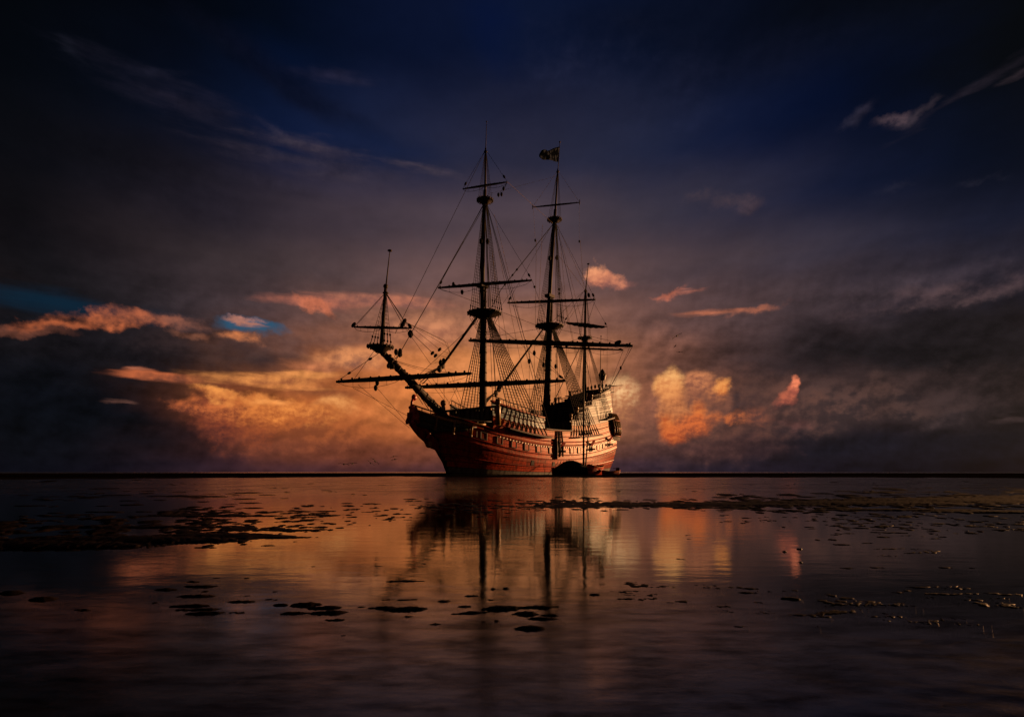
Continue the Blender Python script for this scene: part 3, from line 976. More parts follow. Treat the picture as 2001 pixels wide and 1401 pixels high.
        # weedy, broken sand: each patch is a spray of small crumbs
        for _ in range(7 if w > 45 else 0):
            lump(px + rng.normal(0, w * .26), py + rng.normal(0, h * .22), w * rng.uniform(.10, .34), max(h * rng.uniform(.07, .2), .8), rng.uniform(-5, 3), 0.22)

    # bands of weed and mud: left and right of the ship's reflection, and scattered crumbs
    def band(n, x0, x1, yc, ys, wr, hr, k=1.0, slope=0.0, dens=None):
        for _ in range(n):
            px = rng.uniform(x0, x1)
            f = (px - x0) / (x1 - x0)
            if dens is not None and rng.random() > dens(f):
                continue
            py = yc + slope * f + rng.normal(0, ys)
            if py < HY + 11:
                continue
            lump(px, py, rng.uniform(*wr) * .5, rng.uniform(*hr) * .75, rng.uniform(-4, 4), k)
            lump(px + rng.normal(0, wr[1]), py + rng.normal(0, hr[1]), rng.uniform(*wr) * .35, rng.uniform(*hr) * .6, rng.uniform(-4, 4), k)
    band(110, -420, 560, 1052, 14, (14, 70), (2.5, 6), 1.0, -18, lambda f: 1.0 - max(0, f - .75) * 3)
    band(60, 330, 650, 1030, 9, (10, 34), (1.6, 3.4), 1.0, 6)
    band(46, 300, 640, 1005, 7, (12, 48), (1.4, 3.0), 1.0, 0)
    band(30, -200, 420, 1010, 10, (16, 60), (1.5, 3.0), 1.0, -6)
    band(60, 560, 1000, 1000, 12, (6, 30), (0.9, 2.2), 1.0, -6)
    band(80, 820, 1160, 988, 6, (5, 28), (0.9, 2.0), 1.0, -2)
    band(150, 1080, 1460, 985, 4.5, (6, 34), (1.0, 2.6), 1.0, 2)
    band(230, 1400, 2450, 984, 9, (10, 50), (1.4, 3.6), 1.0, -8)
    band(90, 1620, 2100, 1020, 14, (8, 34), (1.2, 2.8), 0.9, 6)
    band(40, 1420, 1800, 1010, 8, (5, 22), (0.8, 1.8), 0.9, 8)
    band(50, 1750, 2300, 962, 6, (10, 40), (0.9, 2.0), 1.0, -4)
    band(70, 0, 2000, 950, 7, (4, 20), (0.5, 1.2), 1.0)
    band(30, -300, 500, 970, 9, (20, 60), (1.0, 2.0), 1.0)
    for px, py, hw, hh in [(1250, 987, 170, 3.2), (1420, 986, 220, 4.5), (1640, 983, 260, 6), (1880, 978, 300, 8), (2150, 974, 320, 9), (1750, 996, 180, 3), (1960, 1000, 160, 4), (1080, 990, 90, 2),
                           (60, 1066, 240, 12), (250, 1056, 230, 11), (430, 1047, 150, 7), (-160, 1070, 260, 14), (330, 1030, 140, 4), (520, 1050, 90, 3.5), (430, 1008, 130, 3), (560, 1036, 60, 2.5)]:
        lump(px, py, hw, hh, 0, .8)
    Z = base.copy()
    edge = vnoise(X * 30, Y * 17, 21) * 0.6 + vnoise(X * 95, Y * 60, 22) * 0.5
    for (x, y, rx, ry, hgt, rot) in lumps:
        m = (np.abs(X - x) < rx * 1.5 + .01) & (np.abs(Y - y) < ry * 1.6 + rx * .12 + .01)
        idx = np.nonzero(m)
        if len(idx[0]) == 0:
            continue
        dx, dy = X[idx] - x, Y[idx] - y
        # a skew in plan gives the leaning, pointed outline of wind-driven ripples
        dy = dy - dx * (-math.sin(R(rot)) * 2.2)
        r = np.abs(dx / rx) ** 1.5 + (np.abs(dy) / ry) ** 2 + edge[idx] * 0.8
        t = np.clip(1 - r, -0.4, 1)
        hh = np.where(t > 0, hgt * np.power(np.clip(t, 0, 1), 0.6), 0.03 * t) + 0.0006
        cur = Z[idx]
        Z[idx] = np.where(t > -0.39, np.maximum(cur, hh + vnoise(X[idx] * 150, Y[idx] * 120, 9) * 0.003 * (t > 0)), cur)
    # the flat rises out of the film of water further out
    ed = 36 + 26 * vnoise(X * 0.09, Y * 0.05, 31) + 8 * vnoise(X * 0.5, Y * 0.2, 33)
    rise = np.clip((RR - ed) / 16, 0, 1)
    Z = Z + rise * 0.06
    Z[RR < 0.7] = -0.03
    Z = Z - np.clip((RR - 300) / 60, 0, 1) * 1.0      # beyond the bar the bed falls away under the open sea
    nR, nA = X.shape
    verts = np.stack([X.ravel(), Y.ravel(), Z.ravel()], 1)
    i = np.arange(nR - 1)[:, None] * nA
    k = np.arange(nA)[None, :]
    k2 = (k + 1) % nA
    quads = np.stack([i + k, i + nA + k, i + nA + k2, i + k2], -1).reshape(-1, 4)
    me = bpy.data.meshes.new('ground')
    me.vertices.add(len(verts))
    me.vertices.foreach_set('co', verts.astype(np.float32).ravel())
    me.loops.add(quads.size)
    me.loops.foreach_set('vertex_index', quads.astype(np.int32).ravel())
    me.polygons.add(len(quads))
    me.polygons.foreach_set('loop_start', np.arange(0, quads.size, 4, dtype=np.int32))
    me.polygons.foreach_set('loop_total', np.full(len(quads), 4, dtype=np.int32))
    me.update(calc_edges=True)
    me.validate()
    me.polygons.foreach_set('use_smooth', np.ones(len(me.polygons), bool))
    me.materials.append(MATS['wet_sand'])
    o = bpy.data.objects.new('ground', me)
    COL.objects.link(o)
    o.location.z = 0
    tag(o, kind='structure')
    # film of sea water over the near flat
    n = 72
    w = MB()
    ring = [(8900 * math.cos(2 * math.pi * q / n), 8900 * math.sin(2 * math.pi * q / n), 0) for q in range(n)]
    w.add([(0, 0, 0)] + ring, [(0, 1 + q, 1 + (q + 1) % n) for q in range(n)], True)
    wo = w.build('water', 'shallow_water')
    tag(wo, kind='structure')


build_ground()

# ------------------------------------------------------------------ the ship
TH = R(38.0)
FX, FY = -math.sin(TH), -math.cos(TH)          # ship's forward direction in the world
PX_, PY_ = math.cos(TH), -math.sin(TH)         # towards her port side
XF, YF = -4.14, 81.0                           # foot of the foremast
ship = empty('sailing_ship', (XF, YF, 0), math.atan2(FY, FX))
tag(ship, 'three-masted wooden sailing ship with bare yards, standing on the flats at sunset', 'ship')


def pix(s, p, z):
    x, y = XF + FX * s + PX_ * p, YF + FY * s + PY_ * p
    return CX + F_PX * x / y, HY - F_PX * (z - CAM_H) / y


def C(px, py, p=0.0):
    """Photo pixel -> point of the ship's plane at distance p to port of the centreline."""
    u = (px - CX) / F_PX
    s = (u * (YF + PY_ * p) - XF - PX_ * p) / (FX - u * FY)
    y = YF + FY * s + PY_ * p
    return Vector((s, p, CAM_H + (HY - py) / F_PX * y))


def T(px, py, s):
    """Photo pixel -> point of the athwartships plane at s."""
    u = (px - CX) / F_PX
    p = (u * (YF + FY * s) - XF - FX * s) / (PX_ - u * PY_)
    y = YF + FY * s + PY_ * p
    return Vector((s, p, CAM_H + (HY - py) / F_PX * y))


STEM = [(-1.2, 6.6), (0, 7.3), (1.9, 8.1), (3.4, 9.3), (5, 9.8), (7, 10.0), (9, 10.0)]
BEAM = [(-1.2, 4.5), (0, 5.0), (2, 5.35), (3.5, 5.4), (5, 5.3), (7, 5.1), (9, 4.85), (12, 4.35), (16, 3.6)]
TRAN = [(-1.2, 1.4), (0, 2.0), (2, 2.9), (4, 3.6), (6, 3.9), (8, 3.6), (12, 3.0), (16, 2.5)]
S_MID, S_ST = -12.0, -34.0


def sheer(s):
    return (0.0046 if s < -10 else 0.0075) * (s + 10) ** 2


def zz(s, v):
    return v + sheer(s) * min(max((v + 0.5) / 3.0, 0), 1)


def half(s, z):
    B = interp(z, BEAM)
    if s >= S_MID:
        st = interp(z, STEM)
        u = min(max((s - S_MID) / (st - S_MID), 0), 1)
        e = 1.9 + 0.16 * min(max(z, 0), 8)
        return B * max(1 - u ** e, 0) ** (0.62 - 0.02 * min(max(z, 0), 5))
    q = min((S_MID - s) / (S_MID - S_ST), 1)
    return B - (B - interp(z, TRAN)) * q ** 2.2


def bow_end(v):
    s = 8.0
    for _ in range(8):
        s = interp(zz(s, v), STEM)
    return s


def surf(s, v, side=1, off=0.0):
    z = zz(s, v)
    b = half(s, z)
    if off:
        d = 0.12
        db = (half(s + d, zz(s + d, v)) - half(s - d, zz(s - d, v))) / (2 * d) if s < bow_end(v) - 0.3 else -3.0
        n = Vector((-db, 1.0))
        n.normalize()
        return Vector((s + n.x * off, side * max(b + n.y * off, 0.0), z))
    return Vector((s, side * b, z))


def span(s0, s1, step=1.2):
    n = max(int(math.ceil(abs(s1 - s0) / step)), 1)
    out = [s0 + (s1 - s0) * i / n for i in range(n + 1)]
    return out


def bowspan(s0, v):
    """Stations from s0 to the stem, closing up where the bow rounds in."""
    e = bow_end(v)
    n = 22
    return [s0 + (e - s0) * math.sin(math.pi / 2 * i / n) for i in range(n + 1)]


STEPS = [(-16, -18.4, 8.5, 8.7), (-18.4, -21.2, 9.7, 10.0), (-21.2, -24.5, 10.8, 11.1), (-24.5, -28.6, 11.9, 12.2), (-28.6, S_ST, 12.9, 13.6)]


def top_v(s):
    """Top edge of the hull side."""
    if s > 2.9:
        return 5.2
    if s > -8.5:
        return 8.6 + 0.3 * (s + 8.5) / 11.4
    if s > -16:
        return 6.9
    for a, b, v0, v1 in STEPS:
        if s > b or b == S_ST:
            return v0 + (v1 - v0) * (a - s) / (a - b)


def port_s(px, v):
    """Station where the port side at height v lies at photo column px."""
    a, b = -34.0, 6.0
    for _ in range(40):
        m = (a + b) / 2
        q = surf(m, v)
        if pix(q.x, q.y, q.z)[0] > px:
            a = m
        else:
            b = m
    return (a + b) / 2


def build_hull():
    # inner shell: frames, caulking, decks and transom behind the planks
    m = MB()
    vs = [-1.0 + 0.45 * i for i in range(14)] + [5.2]
    for side in (1, -1):
        rows = []
        for v in vs:
            ss = span(S_ST, S_MID, 1.2)[:-1] + bowspan(S_MID, v)
            rows.append([surf(s, v, side, -0.06 if side > 0 else 0.0) for s in ss])
        m.sheet(rows, True)
        for (a, b) in ((-8.5, 2.9), (-34, -16.0)):
            ss = span(a, b, 1.0)
            rows = [[surf(s, 5.2 + (top_v(s - 1e-4 if s < 0 else s - .01) - 5.2) * k / 6, side, -0.06 if side > 0 else 0.0) for s in ss] for k in range(7)]
            m.sheet(rows, True)
        ss = span(-16, -8.5, 1.0)
        m.sheet([[surf(s, 5.2 + 1.7 * k / 3, side, -0.06 if side > 0 else 0.0) for s in ss] for k in range(4)], True)
    hull = m.build('hull', 'tarred_wood', ship)
    # decks and cross bulkheads
    d = MB()
    for a, b, zf in ((2.9, 9.2, lambda s: 5.4 + sheer(s) * .7), (-8.5, 2.9, lambda s: zz(s, 7.7)), (-16, -8.5, lambda s: 5.7), (-24.5, -16, lambda s: zz(s, 7.6)), (-34, -24.5, lambda s: zz(s, 10.2))):
        ss = span(a, b, 0.8)
        rows = []
        for s in ss:
            w = max(half(s, zf(s)) - 0.12, 0.02)
            rows.append([Vector((s, -w + 2 * w * k / 4, zf(s))) for k in range(5)])
        d.sheet(rows, False)
    d.build('deck', 'deck_wood', hull)
    for s, z0, z1, nm in ((-8.5, 5.7, 8.3, 'bulkhead'), (-16.0, 5.7, 8.6, 'bulkhead'), (-24.5, 8.6, 12.0, 'bulkhead'), (2.9, 6.6, 9.35, 'bulkhead')):
        b = MB()
        w0, w1 = half(s, z0) - .1, half(s, z1) - .1
        n = 12
        for k in range(n):
            f0, f1 = -1 + 2 * k / n + .006, -1 + 2 * (k + 1) / n - .006
            dx = 0.05 * (k % 2)
            q = [Vector((s + dx, w0 * f0, z0)), Vector((s + dx, w0 * f1, z0)), Vector((s + dx, w1 * f1, z1)), Vector((s + dx, w1 * f0, z1))]
            b.sweep([q, [v + Vector((.12, 0, 0)) for v in q]])
        for k in range(5):
            y = -.9 + 1.8 * k / 4
            b.box((s + .24, y * (w0 + w1) / 2, (z0 + z1) / 2), (.16, .22, (z1 - z0)))
        b.box((s + .2, 0, z1 + .06), (.36, 2 * w1 + .5, .16))
        b.build(nm, 'dark_green', hull)
    # transom
    t = MB()
    prof = [(-1.0 + 14.5 * k / 12) for k in range(13)]
    t.sheet([[surf(S_ST, v, -1) + Vector((-.02, 0, 0)), Vector((S_ST - .35 - .03 * k, 0, zz(S_ST, v))), surf(S_ST, v, 1) + Vector((-.02, 0, 0))] for k, v in enumerate(prof)], False)
    t.build('transom', 'wale_red', hull)
    t = MB()
    t.box((S_ST - .9, 0, 3.0), (1.0, .3, 7.0))
    t.build('rudder', 'tarred_wood', hull)

    # planks of the port side, strake by strake
    def plank(s0, s1, v0, v1, mat, to_stem=False, lip=0.05):
        ss = [x for x in bowspan(S_MID, (v0 + v1) / 2) if x > s0 + .2] if to_stem else span(s0 + .02, s1 - .02, 1.2)[1:]
        ss = [s0 + .02] + ss
        g = 0.022
        sec = []
        for s in ss:
            e0, e1 = min(s, bow_end(v0)), min(s, bow_end(v1))
            sec.append([surf(e0, v0 + g, 1, lip), surf(e1, v1 - g, 1, lip), surf(e1, v1 - g, 1, -.08), surf(e0, v0 + g, 1, -.08)])
        return MB().sweep(sec).build('plank', mat, hull)
    rng = random.Random(4)
    H = 0.44
    v = -0.9
    row = 0
    while v < 6.85:
        v1 = min(v + H, 6.9)
        full = v1 < 5.25
        mat = 'tallow_white' if v1 < .75 else ('hull_ochre' if 4.0 < v < 4.4 or v > 6.3 else 'hull_red')
        ends = [S_ST]
        s = S_ST + rng.uniform(5, 9)
        stop = 1.5 if full else 2.9
        while s < stop - 3:
            ends.append(s)
            s += rng.uniform(7.5, 10.5)
        for k, a in enumerate(ends):
            last = k == len(ends) - 1
            if last and full:
                plank(a, 0, v, v1, mat, True, lip=.05 + rng.uniform(-.008, .008))
            else:
                plank(a, ends[k + 1] if not last else 2.9, v, v1, mat, lip=.05 + rng.uniform(-.008, .008))
        v = v1
        row += 1
    # upper works: forecastle, and the quarterdeck stepping up to the poop
    v = 6.9
    while v < 13.4:
        v1 = v + 0.46
        if v < 8.4:
            vt = min(v1, 8.6)
            for a, b in ((-8.45, -3.1), (-3.1, 2.9)):
                plank(a, b, v, vt, 'pale_paint', lip=.04 + rng.uniform(-.01, .01))
        # aft extent of this strake
        sa = S_ST
        sb = -16.0
        while top_v(sb - .06) < v1 - .2 and sb > -33.9:
            sb -= 0.1
        if sb > -33.3:
            cuts = [sa] + ([(sa + sb) / 2 + rng.uniform(-2, 2)] if sb - sa > 9 else []) + [sb]
            for a, b in zip(cuts, cuts[1:]):
                plank(a, b, v, v1, ('navy_paint' if v < 8.6 or rng.random() < .3 else 'pale_paint') if v > 7.6 else 'hull_ochre', lip=.04 + rng.uniform(-.01, .01))
        v = v1
    # wales: heavy rubbing strakes standing proud of the planking
    def band(v0, v1, s0, s1, off, mat, name, to_stem=False, side=1):
        vm = (v0 + v1) / 2
        ss = [s0] + ([x for x in bowspan(S_MID, vm) if x > s0 + .1] if to_stem and s0 > S_MID else (span(s0, S_MID, 1.2)[1:-1] + bowspan(S_MID, vm) if to_stem else span(s0, s1, 1.0)[1:]))
        sec = []
        for s in ss:
            e0, e1, em = min(s, bow_end(v0)), min(s, bow_end(v1)), min(s, bow_end(vm))
            sec.append([surf(e0, v0, side, .02), surf(e0, v0 + .03, side, off * .8), surf(em, vm, side, off), surf(e1, v1 - .03, side, off * .8), surf(e1, v1, side, .02)])
        return MB().sweep(sec).build(name, mat, hull)
    for v0, v1 in ((1.10, 1.28), (2.25, 2.68), (2.95, 3.12), (4.45, 4.72), (5.0, 5.2)):
        band(v0, v1, S_ST, 0, .17, 'wale_red', 'wale', True)
    band(5.85, 6.0, S_ST, 2.9, .15, 'wale_red', 'wale')
    band(6.78, 6.95, S_ST, 2.9, .17, 'wale_red', 'wale')
    band(7.7, 7.82, -8.5, 2.9, .12, 'wale_red', 'wale')
    # cap rails
    def rail(pts, w, h, name, mat='tarred_wood'):
        sec = []
        for q in pts:
            sec.append([q + Vector((0, -w / 2, -h / 2)), q + Vector((0, w / 2, -h / 2)), q + Vector((0, w / 2, h / 2)), q + Vector((0, -w / 2, h / 2))])
        return MB().sweep(sec).build(name, mat, hull)
    for side in (1, -1):
        rail([surf(s, top_v(s - .01), side) + Vector((0, 0, .08)) for s in span(-8.4, 2.9, 1.2)], .42, .2, 'rail', 'wale_red' if side > 0 else 'tarred_wood')
        rail([surf(s, 6.9, side) + Vector((0, 0, .08)) for s in span(-16, -8.5, 1.2)], .40, .18, 'rail')
        for a, b, v0, v1 in STEPS:
            rail([surf(s, top_v(s), side) + Vector((0, 0, .1)) for s in span(b + .05, a - .02, 1.0)], .5, .3, 'rail')
            q = surf(a - .12, top_v(a - .12), side)
            MB().tube([q + Vector((0, 0, -1.0)), q + Vector((0, 0, .5)), q + Vector((0, 0, .9))], [.2, .2, .3], 7).ball(q + Vector((0, 0, 1.05)), .3, 7, 5).build('timberhead', 'gilding' if side > 0 else 'tarred_wood', hull)
            ss = span(b + .3, a - .4, 1.0)
            r = MB().tube([surf(s, top_v(s), side) + Vector((0, 0, .9)) for s in ss], .07, 5)
            for s in ss:
                q = surf(s, top_v(s), side)
                r.tube([q + Vector((0, 0, .1)), q + Vector((0, 0, .9))], .06, 4)
            r.build('railing', 'tarred_wood', hull)
        # open rail above the bulwark with stanchions
        r = MB()
        ss = span(-7.8, 2.6, 0.95)
        hi = 0.85
        r.tube([surf(s, top_v(s), side) + Vector((0, 0, hi)) for s in ss], .07, 5)
        for s in ss:
            q = surf(s, top_v(s), side)
            r.tube([q + Vector((0, 0, .1)), q + Vector((0, 0, hi))], .05, 4)
        r.build('railing', 'tarred_wood', hull)
        # a few swivel guns and heads on the rail
        for s in (-18.3, -21.6, -25.6, -28.4):
            q = surf(s, top_v(s), side) + Vector((0, 0, 1.0))
            g = MB()
            g.tube([q + Vector((0, 0, -.8)), q + Vector((0, 0, .1))], .06, 5)
            g.tube([q + Vector((0, -.55 * side, .18)), q + Vector((0, .75 * side, .1))], [.12, .08], 7)
            g.build('swivel_gun', 'tarred_wood', hull)
    # timbers and rails on the inside of the far bulwark
    for s in span(-33, -17, 1.25):
        q = [surf(s, 6.6 + (top_v(s) - 6.6) * k / 3, -1, -.22) for k in range(4)]
        MB().tube(q, .11, 5).build('frame_timber', 'deck_wood', hull)
    for f in (.25, .55, .85):
        MB().tube([surf(s, 6.6 + (top_v(s) - 6.6) * f, -1, -.34) for s in span(-33.5, -17, 1.2)], .09, 5).build('inner_rail', 'deck_wood', hull)
    for s in (-9.4, -10.8, -13.6, -15.0):
        q = surf(s, 6.9, -1)
        MB().box((q.x, q.y + .25, q.z + .35), (.7, .25, .9)).build('bitt', 'deck_wood', hull)
    # belfry and cabin roofs standing above the after decks
    for s, p, w, z0, z1, nm in ((-19.6, -1.2, 1.6, 8.2, 11.6, 'belfry'), (-26.5, -.6, 3.2, 11.0, 13.6, 'cabin')):
        b = MB()
        b.box((s, p, (z0 + z1) / 2), (w * .8, w, z1 - z0))
        b.sweep([[Vector((s - w * .5, p - w * .6, z1)), Vector((s + w * .5, p - w * .6, z1)), Vector((s + w * .12, p - w * .2, z1 + .6)), Vector((s - w * .12, p - w * .2, z1 + .6))],
                 [Vector((s - w * .5, p + w * .6, z1)), Vector((s + w * .5, p + w * .6, z1)), Vector((s + w * .12, p + w * .2, z1 + .6)), Vector((s - w * .12, p + w * .2, z1 + .6))]])
        b.ball((s, p, z1 + .8), .22, 7, 5)
        b.build(nm, 'tarred_wood', hull)
    # taffrail and stern crest
    t = MB()
    zt = zz(S_ST, 13.4)
    t.box((S_ST - .1, 0, zt + .2), (.35, 5.4, .5))
    for k in range(7):
        y = -2.4 + .8 * k
        t.ball((S_ST - .1, y, zt + .7 + .35 * math.cos(y * .55)), (.2, .26, .42), 7, 5)
    t.build('taffrail', 'tarred_wood', hull)
    # timber heads (knights) at the forward corners of the forecastle
    for px_, py_ in ((973, 790), (866, 792)):
        q = T(px_, py_, 3.0)
        k = MB()
        k.tube([(q.x, q.y, 6.8), (q.x, q.y, q.z - .4), (q.x, q.y, q.z - .1)], [.42, .36, .28], 8)
        k.ball((q.x, q.y, q.z + .3), (.42, .42, .52), 9, 6)
        k.ball((q.x + .35, q.y, q.z + .25), (.16, .14, .18), 6, 4)
        k.build('knighthead', 'gilding', hull)
    b = MB()
    q0, q1 = T(973, 790, 3.0), T(866, 792, 3.0)
    b.box((3.05, (q0.y + q1.y) / 2, 9.35), (.3, q0.y - q1.y, .3))
    for k in range(11):
        y = q1.y + (q0.y - q1.y) * (k + .5) / 11
        b.tube([(3.05, y, 8.4), (3.05, y, 9.3)], [.09, .12], 5)
    b.build('beam', 'tarred_wood', hull)
    # channels: shelves that spread the shrouds
    for s0, s1, v, side in ((.6, -8.8, 5.55, 1), (-17.0, -25.6, 5.75, 1), (.6, -8.8, 5.55, -1), (-17.0, -25.6, 5.75, -1), (-28.4, -32.2, 8.2, 1)):
        sec = []
        for s in span(s0, s1, 1.0):
            a, o_ = surf(s, v, side, .05), surf(s, v, side, .95)
            sec.append([a, o_, o_ + Vector((0, 0, .2)), a + Vector((0, 0, .2))])
        MB().sweep(sec).build('channel', 'tarred_wood', hull)
    # row of carved heads and dentils under the rail
    b = MB()
    s = -33
    while s < 2.2:
        q = surf(s, 4.25, 1, .1)
        b.box(q, (.16, .12, .18))
        s += .62
    b.build('dentil_moulding', 'gilding', hull)
    # gun ports
    xs = [913, 945, 976, 1004, 1028.7, 1052, 1075.8, 1096, 1116.6, 1131, 1154, 1168, 1179, 1189]
    for n, px_ in enumerate(xs):
        s = port_s(px_, 3.75)
        w = .48
        quad = [(s - w, 3.28), (s + w, 3.28), (s + w, 4.22), (s - w, 4.22)]
        fr = MB()
        for (a, b_) in ((0, 1), (1, 2), (2, 3), (3, 0)):
            A, B = surf(*quad[a], 1, .1), surf(*quad[b_], 1, .1)
            fr.tube([A, B], .075, 4)
        fr.build('gun_port_frame', 'tarred_wood', hull)
        openp = n in (7, 10, 13)
        o_ = .07 if not openp else .06
        P = [surf(*q, 1, o_) for q in quad]
        if openp:
            MB().sweep([[surf(*q, 1, -.3) for q in quad], P]).build('gun_port_shade', 'tarpaulin', hull)  # dark block fills the open port in place of the shade inside
            nrm = (surf(s, 3.75, 1, 1.0) - surf(s, 3.75, 1, .0)).normalized()
            A, B = surf(quad[3][0], 4.25, 1, .12), surf(quad[2][0], 4.25, 1, .12)
            dn = nrm * .5 + Vector((0, 0, .85))
            MB().sweep([[A, B, B + dn, A + dn], [q + nrm * .08 + Vector((0, 0, -.04)) for q in (A, B, B + dn, A + dn)]]).build('gun_port_lid', 'red_paint', hull)
            c = surf(s, 3.65, 1, 0)
            MB().tube([c - nrm * .2, c + nrm * .75, c + nrm * .85], [.2, .15, .19], 10).build('cannon', 'tarpaulin', hull)
        else:
            MB().sweep([[surf(*q, 1, .02) for q in quad], [surf(s + (q[0] - s) * .86, 3.75 + (q[1] - 3.75) * .86, 1, .115) for q in quad]]).build('gun_port_lid', 'hull_red', hull)
    for px_ in (1081, 1101, 1040):
        s = port_s(px_, 1.6)
        P = [(s - .3, 1.35), (s + .3, 1.35), (s + .3, 2.0), (s - .3, 2.0)]
        MB().sweep([[surf(*q, 1, .02) for q in P], [surf(*q, 1, .1) for q in P]]).build('gun_port_lid', 'tarred_wood', hull)
    # side ladder steps and fenders amidships
    for s in (-11.6, -12.6):
        f = MB()
        f.tube([surf(s, 6.8, 1, .2), surf(s + .1, 4.6, 1, .3), surf(s + .15, 2.8, 1, .3)], [.14, .2, .12], 6)
        f.build('fender', 'tarred_wood', hull)
    a, b_ = surf(-10.8, 5.6, 1, .3), surf(-10.6, 2.4, 1, .3)
    MB().tube([a, (a + b_) / 2, b_], [.16, .30, .2], 7).build('fender', 'tarred_wood', hull)
    # mooring lines down to the flats
    for px_, v, x2 in ((1093, 2.0, 1090), (1099, 2.2, 1098), (1060, 1.6, 1054), (1110, 2.4, 1106)):
        s = port_s(px_, v)
        q = surf(s, v, 1, .2)
        s2 = port_s(x2, 0.4)
        e = surf(s2, 0.1, 1, 1.0)
        e.z = .05
        MB().tube([q, (q + e) / 2 + Vector((0, .1, -.1)), e], .035, 4).build('mooring_line', 'rope_tar', hull)
    return hull


hull = build_hull()


def build_beakhead():
    root = empty('beakhead')
    root.parent = ship
    out = [(868, 900.6), (861.7, 888), (853.8, 880), (842.8, 875.5), (835, 871.5), (830, 863), (819, 853.5), (809.8, 842.5), (802, 831.5), (796.8, 817), (797, 806)]
    inn = [(876, 894), (872, 882), (868, 872), (860, 864), (850, 858), (841, 851), (831, 841), (822, 831), (813, 822), (806, 813), (801, 806)]
    sec = []
    for i, (a, b) in enumerate(zip(out, inn)):
        A, B = C(*a), C(*b)
        w = .34 - .012 * i
        sec.append([A + Vector((0, -w * .7, 0)), A + Vector((0, w * .7, 0)), B + Vector((0, w, 0)), B + Vector((0, -w, 0))])
    MB().sweep(sec).build('stem_knee', 'wale_red', root)
    # scroll under the knee
    q = C(838, 868)
    MB().ball(q, (.55, .4, .5), 9, 6).build('scroll', 'gilding', root)
    # head rails: from the lion back to the bow, on each side
    front = C(806, 800)
    for side in (1, -1):
        for k, (z_off, v, send) in enumerate(((0.0, 5.35, 4.2), (-.95, 4.6, 5.6), (-1.9, 3.9, 6.8))):
            a = front + Vector((-.2 * k, .22 * side, z_off))
            e = surf(send, v, side, .1)
            pts = []
            for i in range(13):
                t = i / 12
                q = a.lerp(e, t)
                q.z -= math.sin(math.pi * t) * (.55 - .1 * k)
                q.y += side * math.sin(math.pi * t) * .35
                pts.append(q)
            MB().tube(pts, [.13 + .07 * math.sin(math.pi * min(t / 12 + .1, 1)) for t in range(13)], 6).build('head_rail', 'gilding' if k == 0 else 'dark_green', root)
        # panelling between the rails
        rows = []
        for k in range(4):
            row = []
            for i in range(13):
                t = i / 12
                a = front + Vector((-.2 * k * .66, .18 * side, -1.9 * k / 3))
                e = surf(4.2 + 2.6 * k / 3, 5.35 - 1.45 * k / 3, side, .04)
                q = a.lerp(e, t)
                q.z -= math.sin(math.pi * t) * (.55 - .07 * k)
                q.y += side * (math.sin(math.pi * t) * .35 - .06)
                row.append(q)
            rows.append(row)
        MB().sheet(rows, True).build('side_panel', 'dark_green', root)
        # upper open rail with posts
        r = MB()
        pts = []
        for i in range(11):
            t = i / 10
            q = (front + Vector((.1, .2 * side, .55))).lerp(surf(3.2, 5.5, side, 0) + Vector((0, 0, .5)), t)
            q.z -= math.sin(math.pi * t) * .55
            q.y += side * math.sin(math.pi * t) * .35
            pts.append(q)
        r.tube(pts, .1, 5)
        for q in pts[1:]:
            r.tube([q, q + Vector((0, 0, -.6))], .06, 4)
        r.build('head_railing', 'tarred_wood', root)
        # gilded brackets
        for t in (.28, .52, .78):
            i = t
            a = front + Vector((0, .2 * side, 0))
            e = surf(4.2, 5.35, side, .12)
            q = a.lerp(e, i)
            q.z -= math.sin(math.pi * i) * .55
            q.y += side * (math.sin(math.pi * i) * .35 + .1)
            b = MB()
            b.tube([q + Vector((0, 0, .1)), q + Vector((.1, .02 * side, -.7)), q + Vector((.25, -.08 * side, -1.5))], [.17, .12, .2], 6)
            b.ball(q + Vector((.25, -.05 * side, -1.6)), .22, 7, 5)
            b.build('bracket', 'gilding', root)
    # grating floor
    g = MB()
    for i in range(12):
        t = i / 11
        q = (front + Vector((0, 0, -.35))).lerp(Vector((3.4, 0, 6.9)), t)
        q.z -= math.sin(math.pi * t) * .5
        w = .25 + 3.6 * t ** 1.2
        g.box(q, (.35, 2 * w, .1))
    g.build('grating', 'deck_wood', root)
    # scrolled post at the tip
    tip = C(807.5, 777)
    base = C(804, 800)
    p = MB()
    p.tube([base, base.lerp(tip, .6) + Vector((.12, 0, 0)), tip + Vector((.05, 0, -.1))], [.22, .17, .15], 7)
    p.ball(tip + Vector((-.15, 0, .05)), (.38, .3, .42), 9, 6)
    p.build('scroll_post', 'lion_red', root)
    # the lion: one skinned body, leaping upward along the stem
    me = bpy.data.meshes.new('lion_figurehead')
    P = lambda x, y, off=0.0: C(x, y) + Vector((0, off, 0))
    V = [P(829, 846), P(823, 833), P(816, 822), P(810, 812), P(807.5, 803), P(805, 797.5),     # rump, loin, ribs, shoulder, neck, head
         P(801.5, 796), P(799.5, 798),                                                        # muzzle
         P(829, 838, .45), P(833, 850, .5), P(829, 858, .5),                                   # port hind leg
         P(829, 838, -.45), P(833, 850, -.5), P(829, 858, -.5),
         P(803, 818, .5), P(800, 822, .5), P(801, 829, .45),                                   # port fore leg on the knee
         P(803, 818, -.5), P(800, 822, -.5), P(801, 829, -.45),
         P(836, 840), P(838, 830), P(835, 824)]                                                # tail
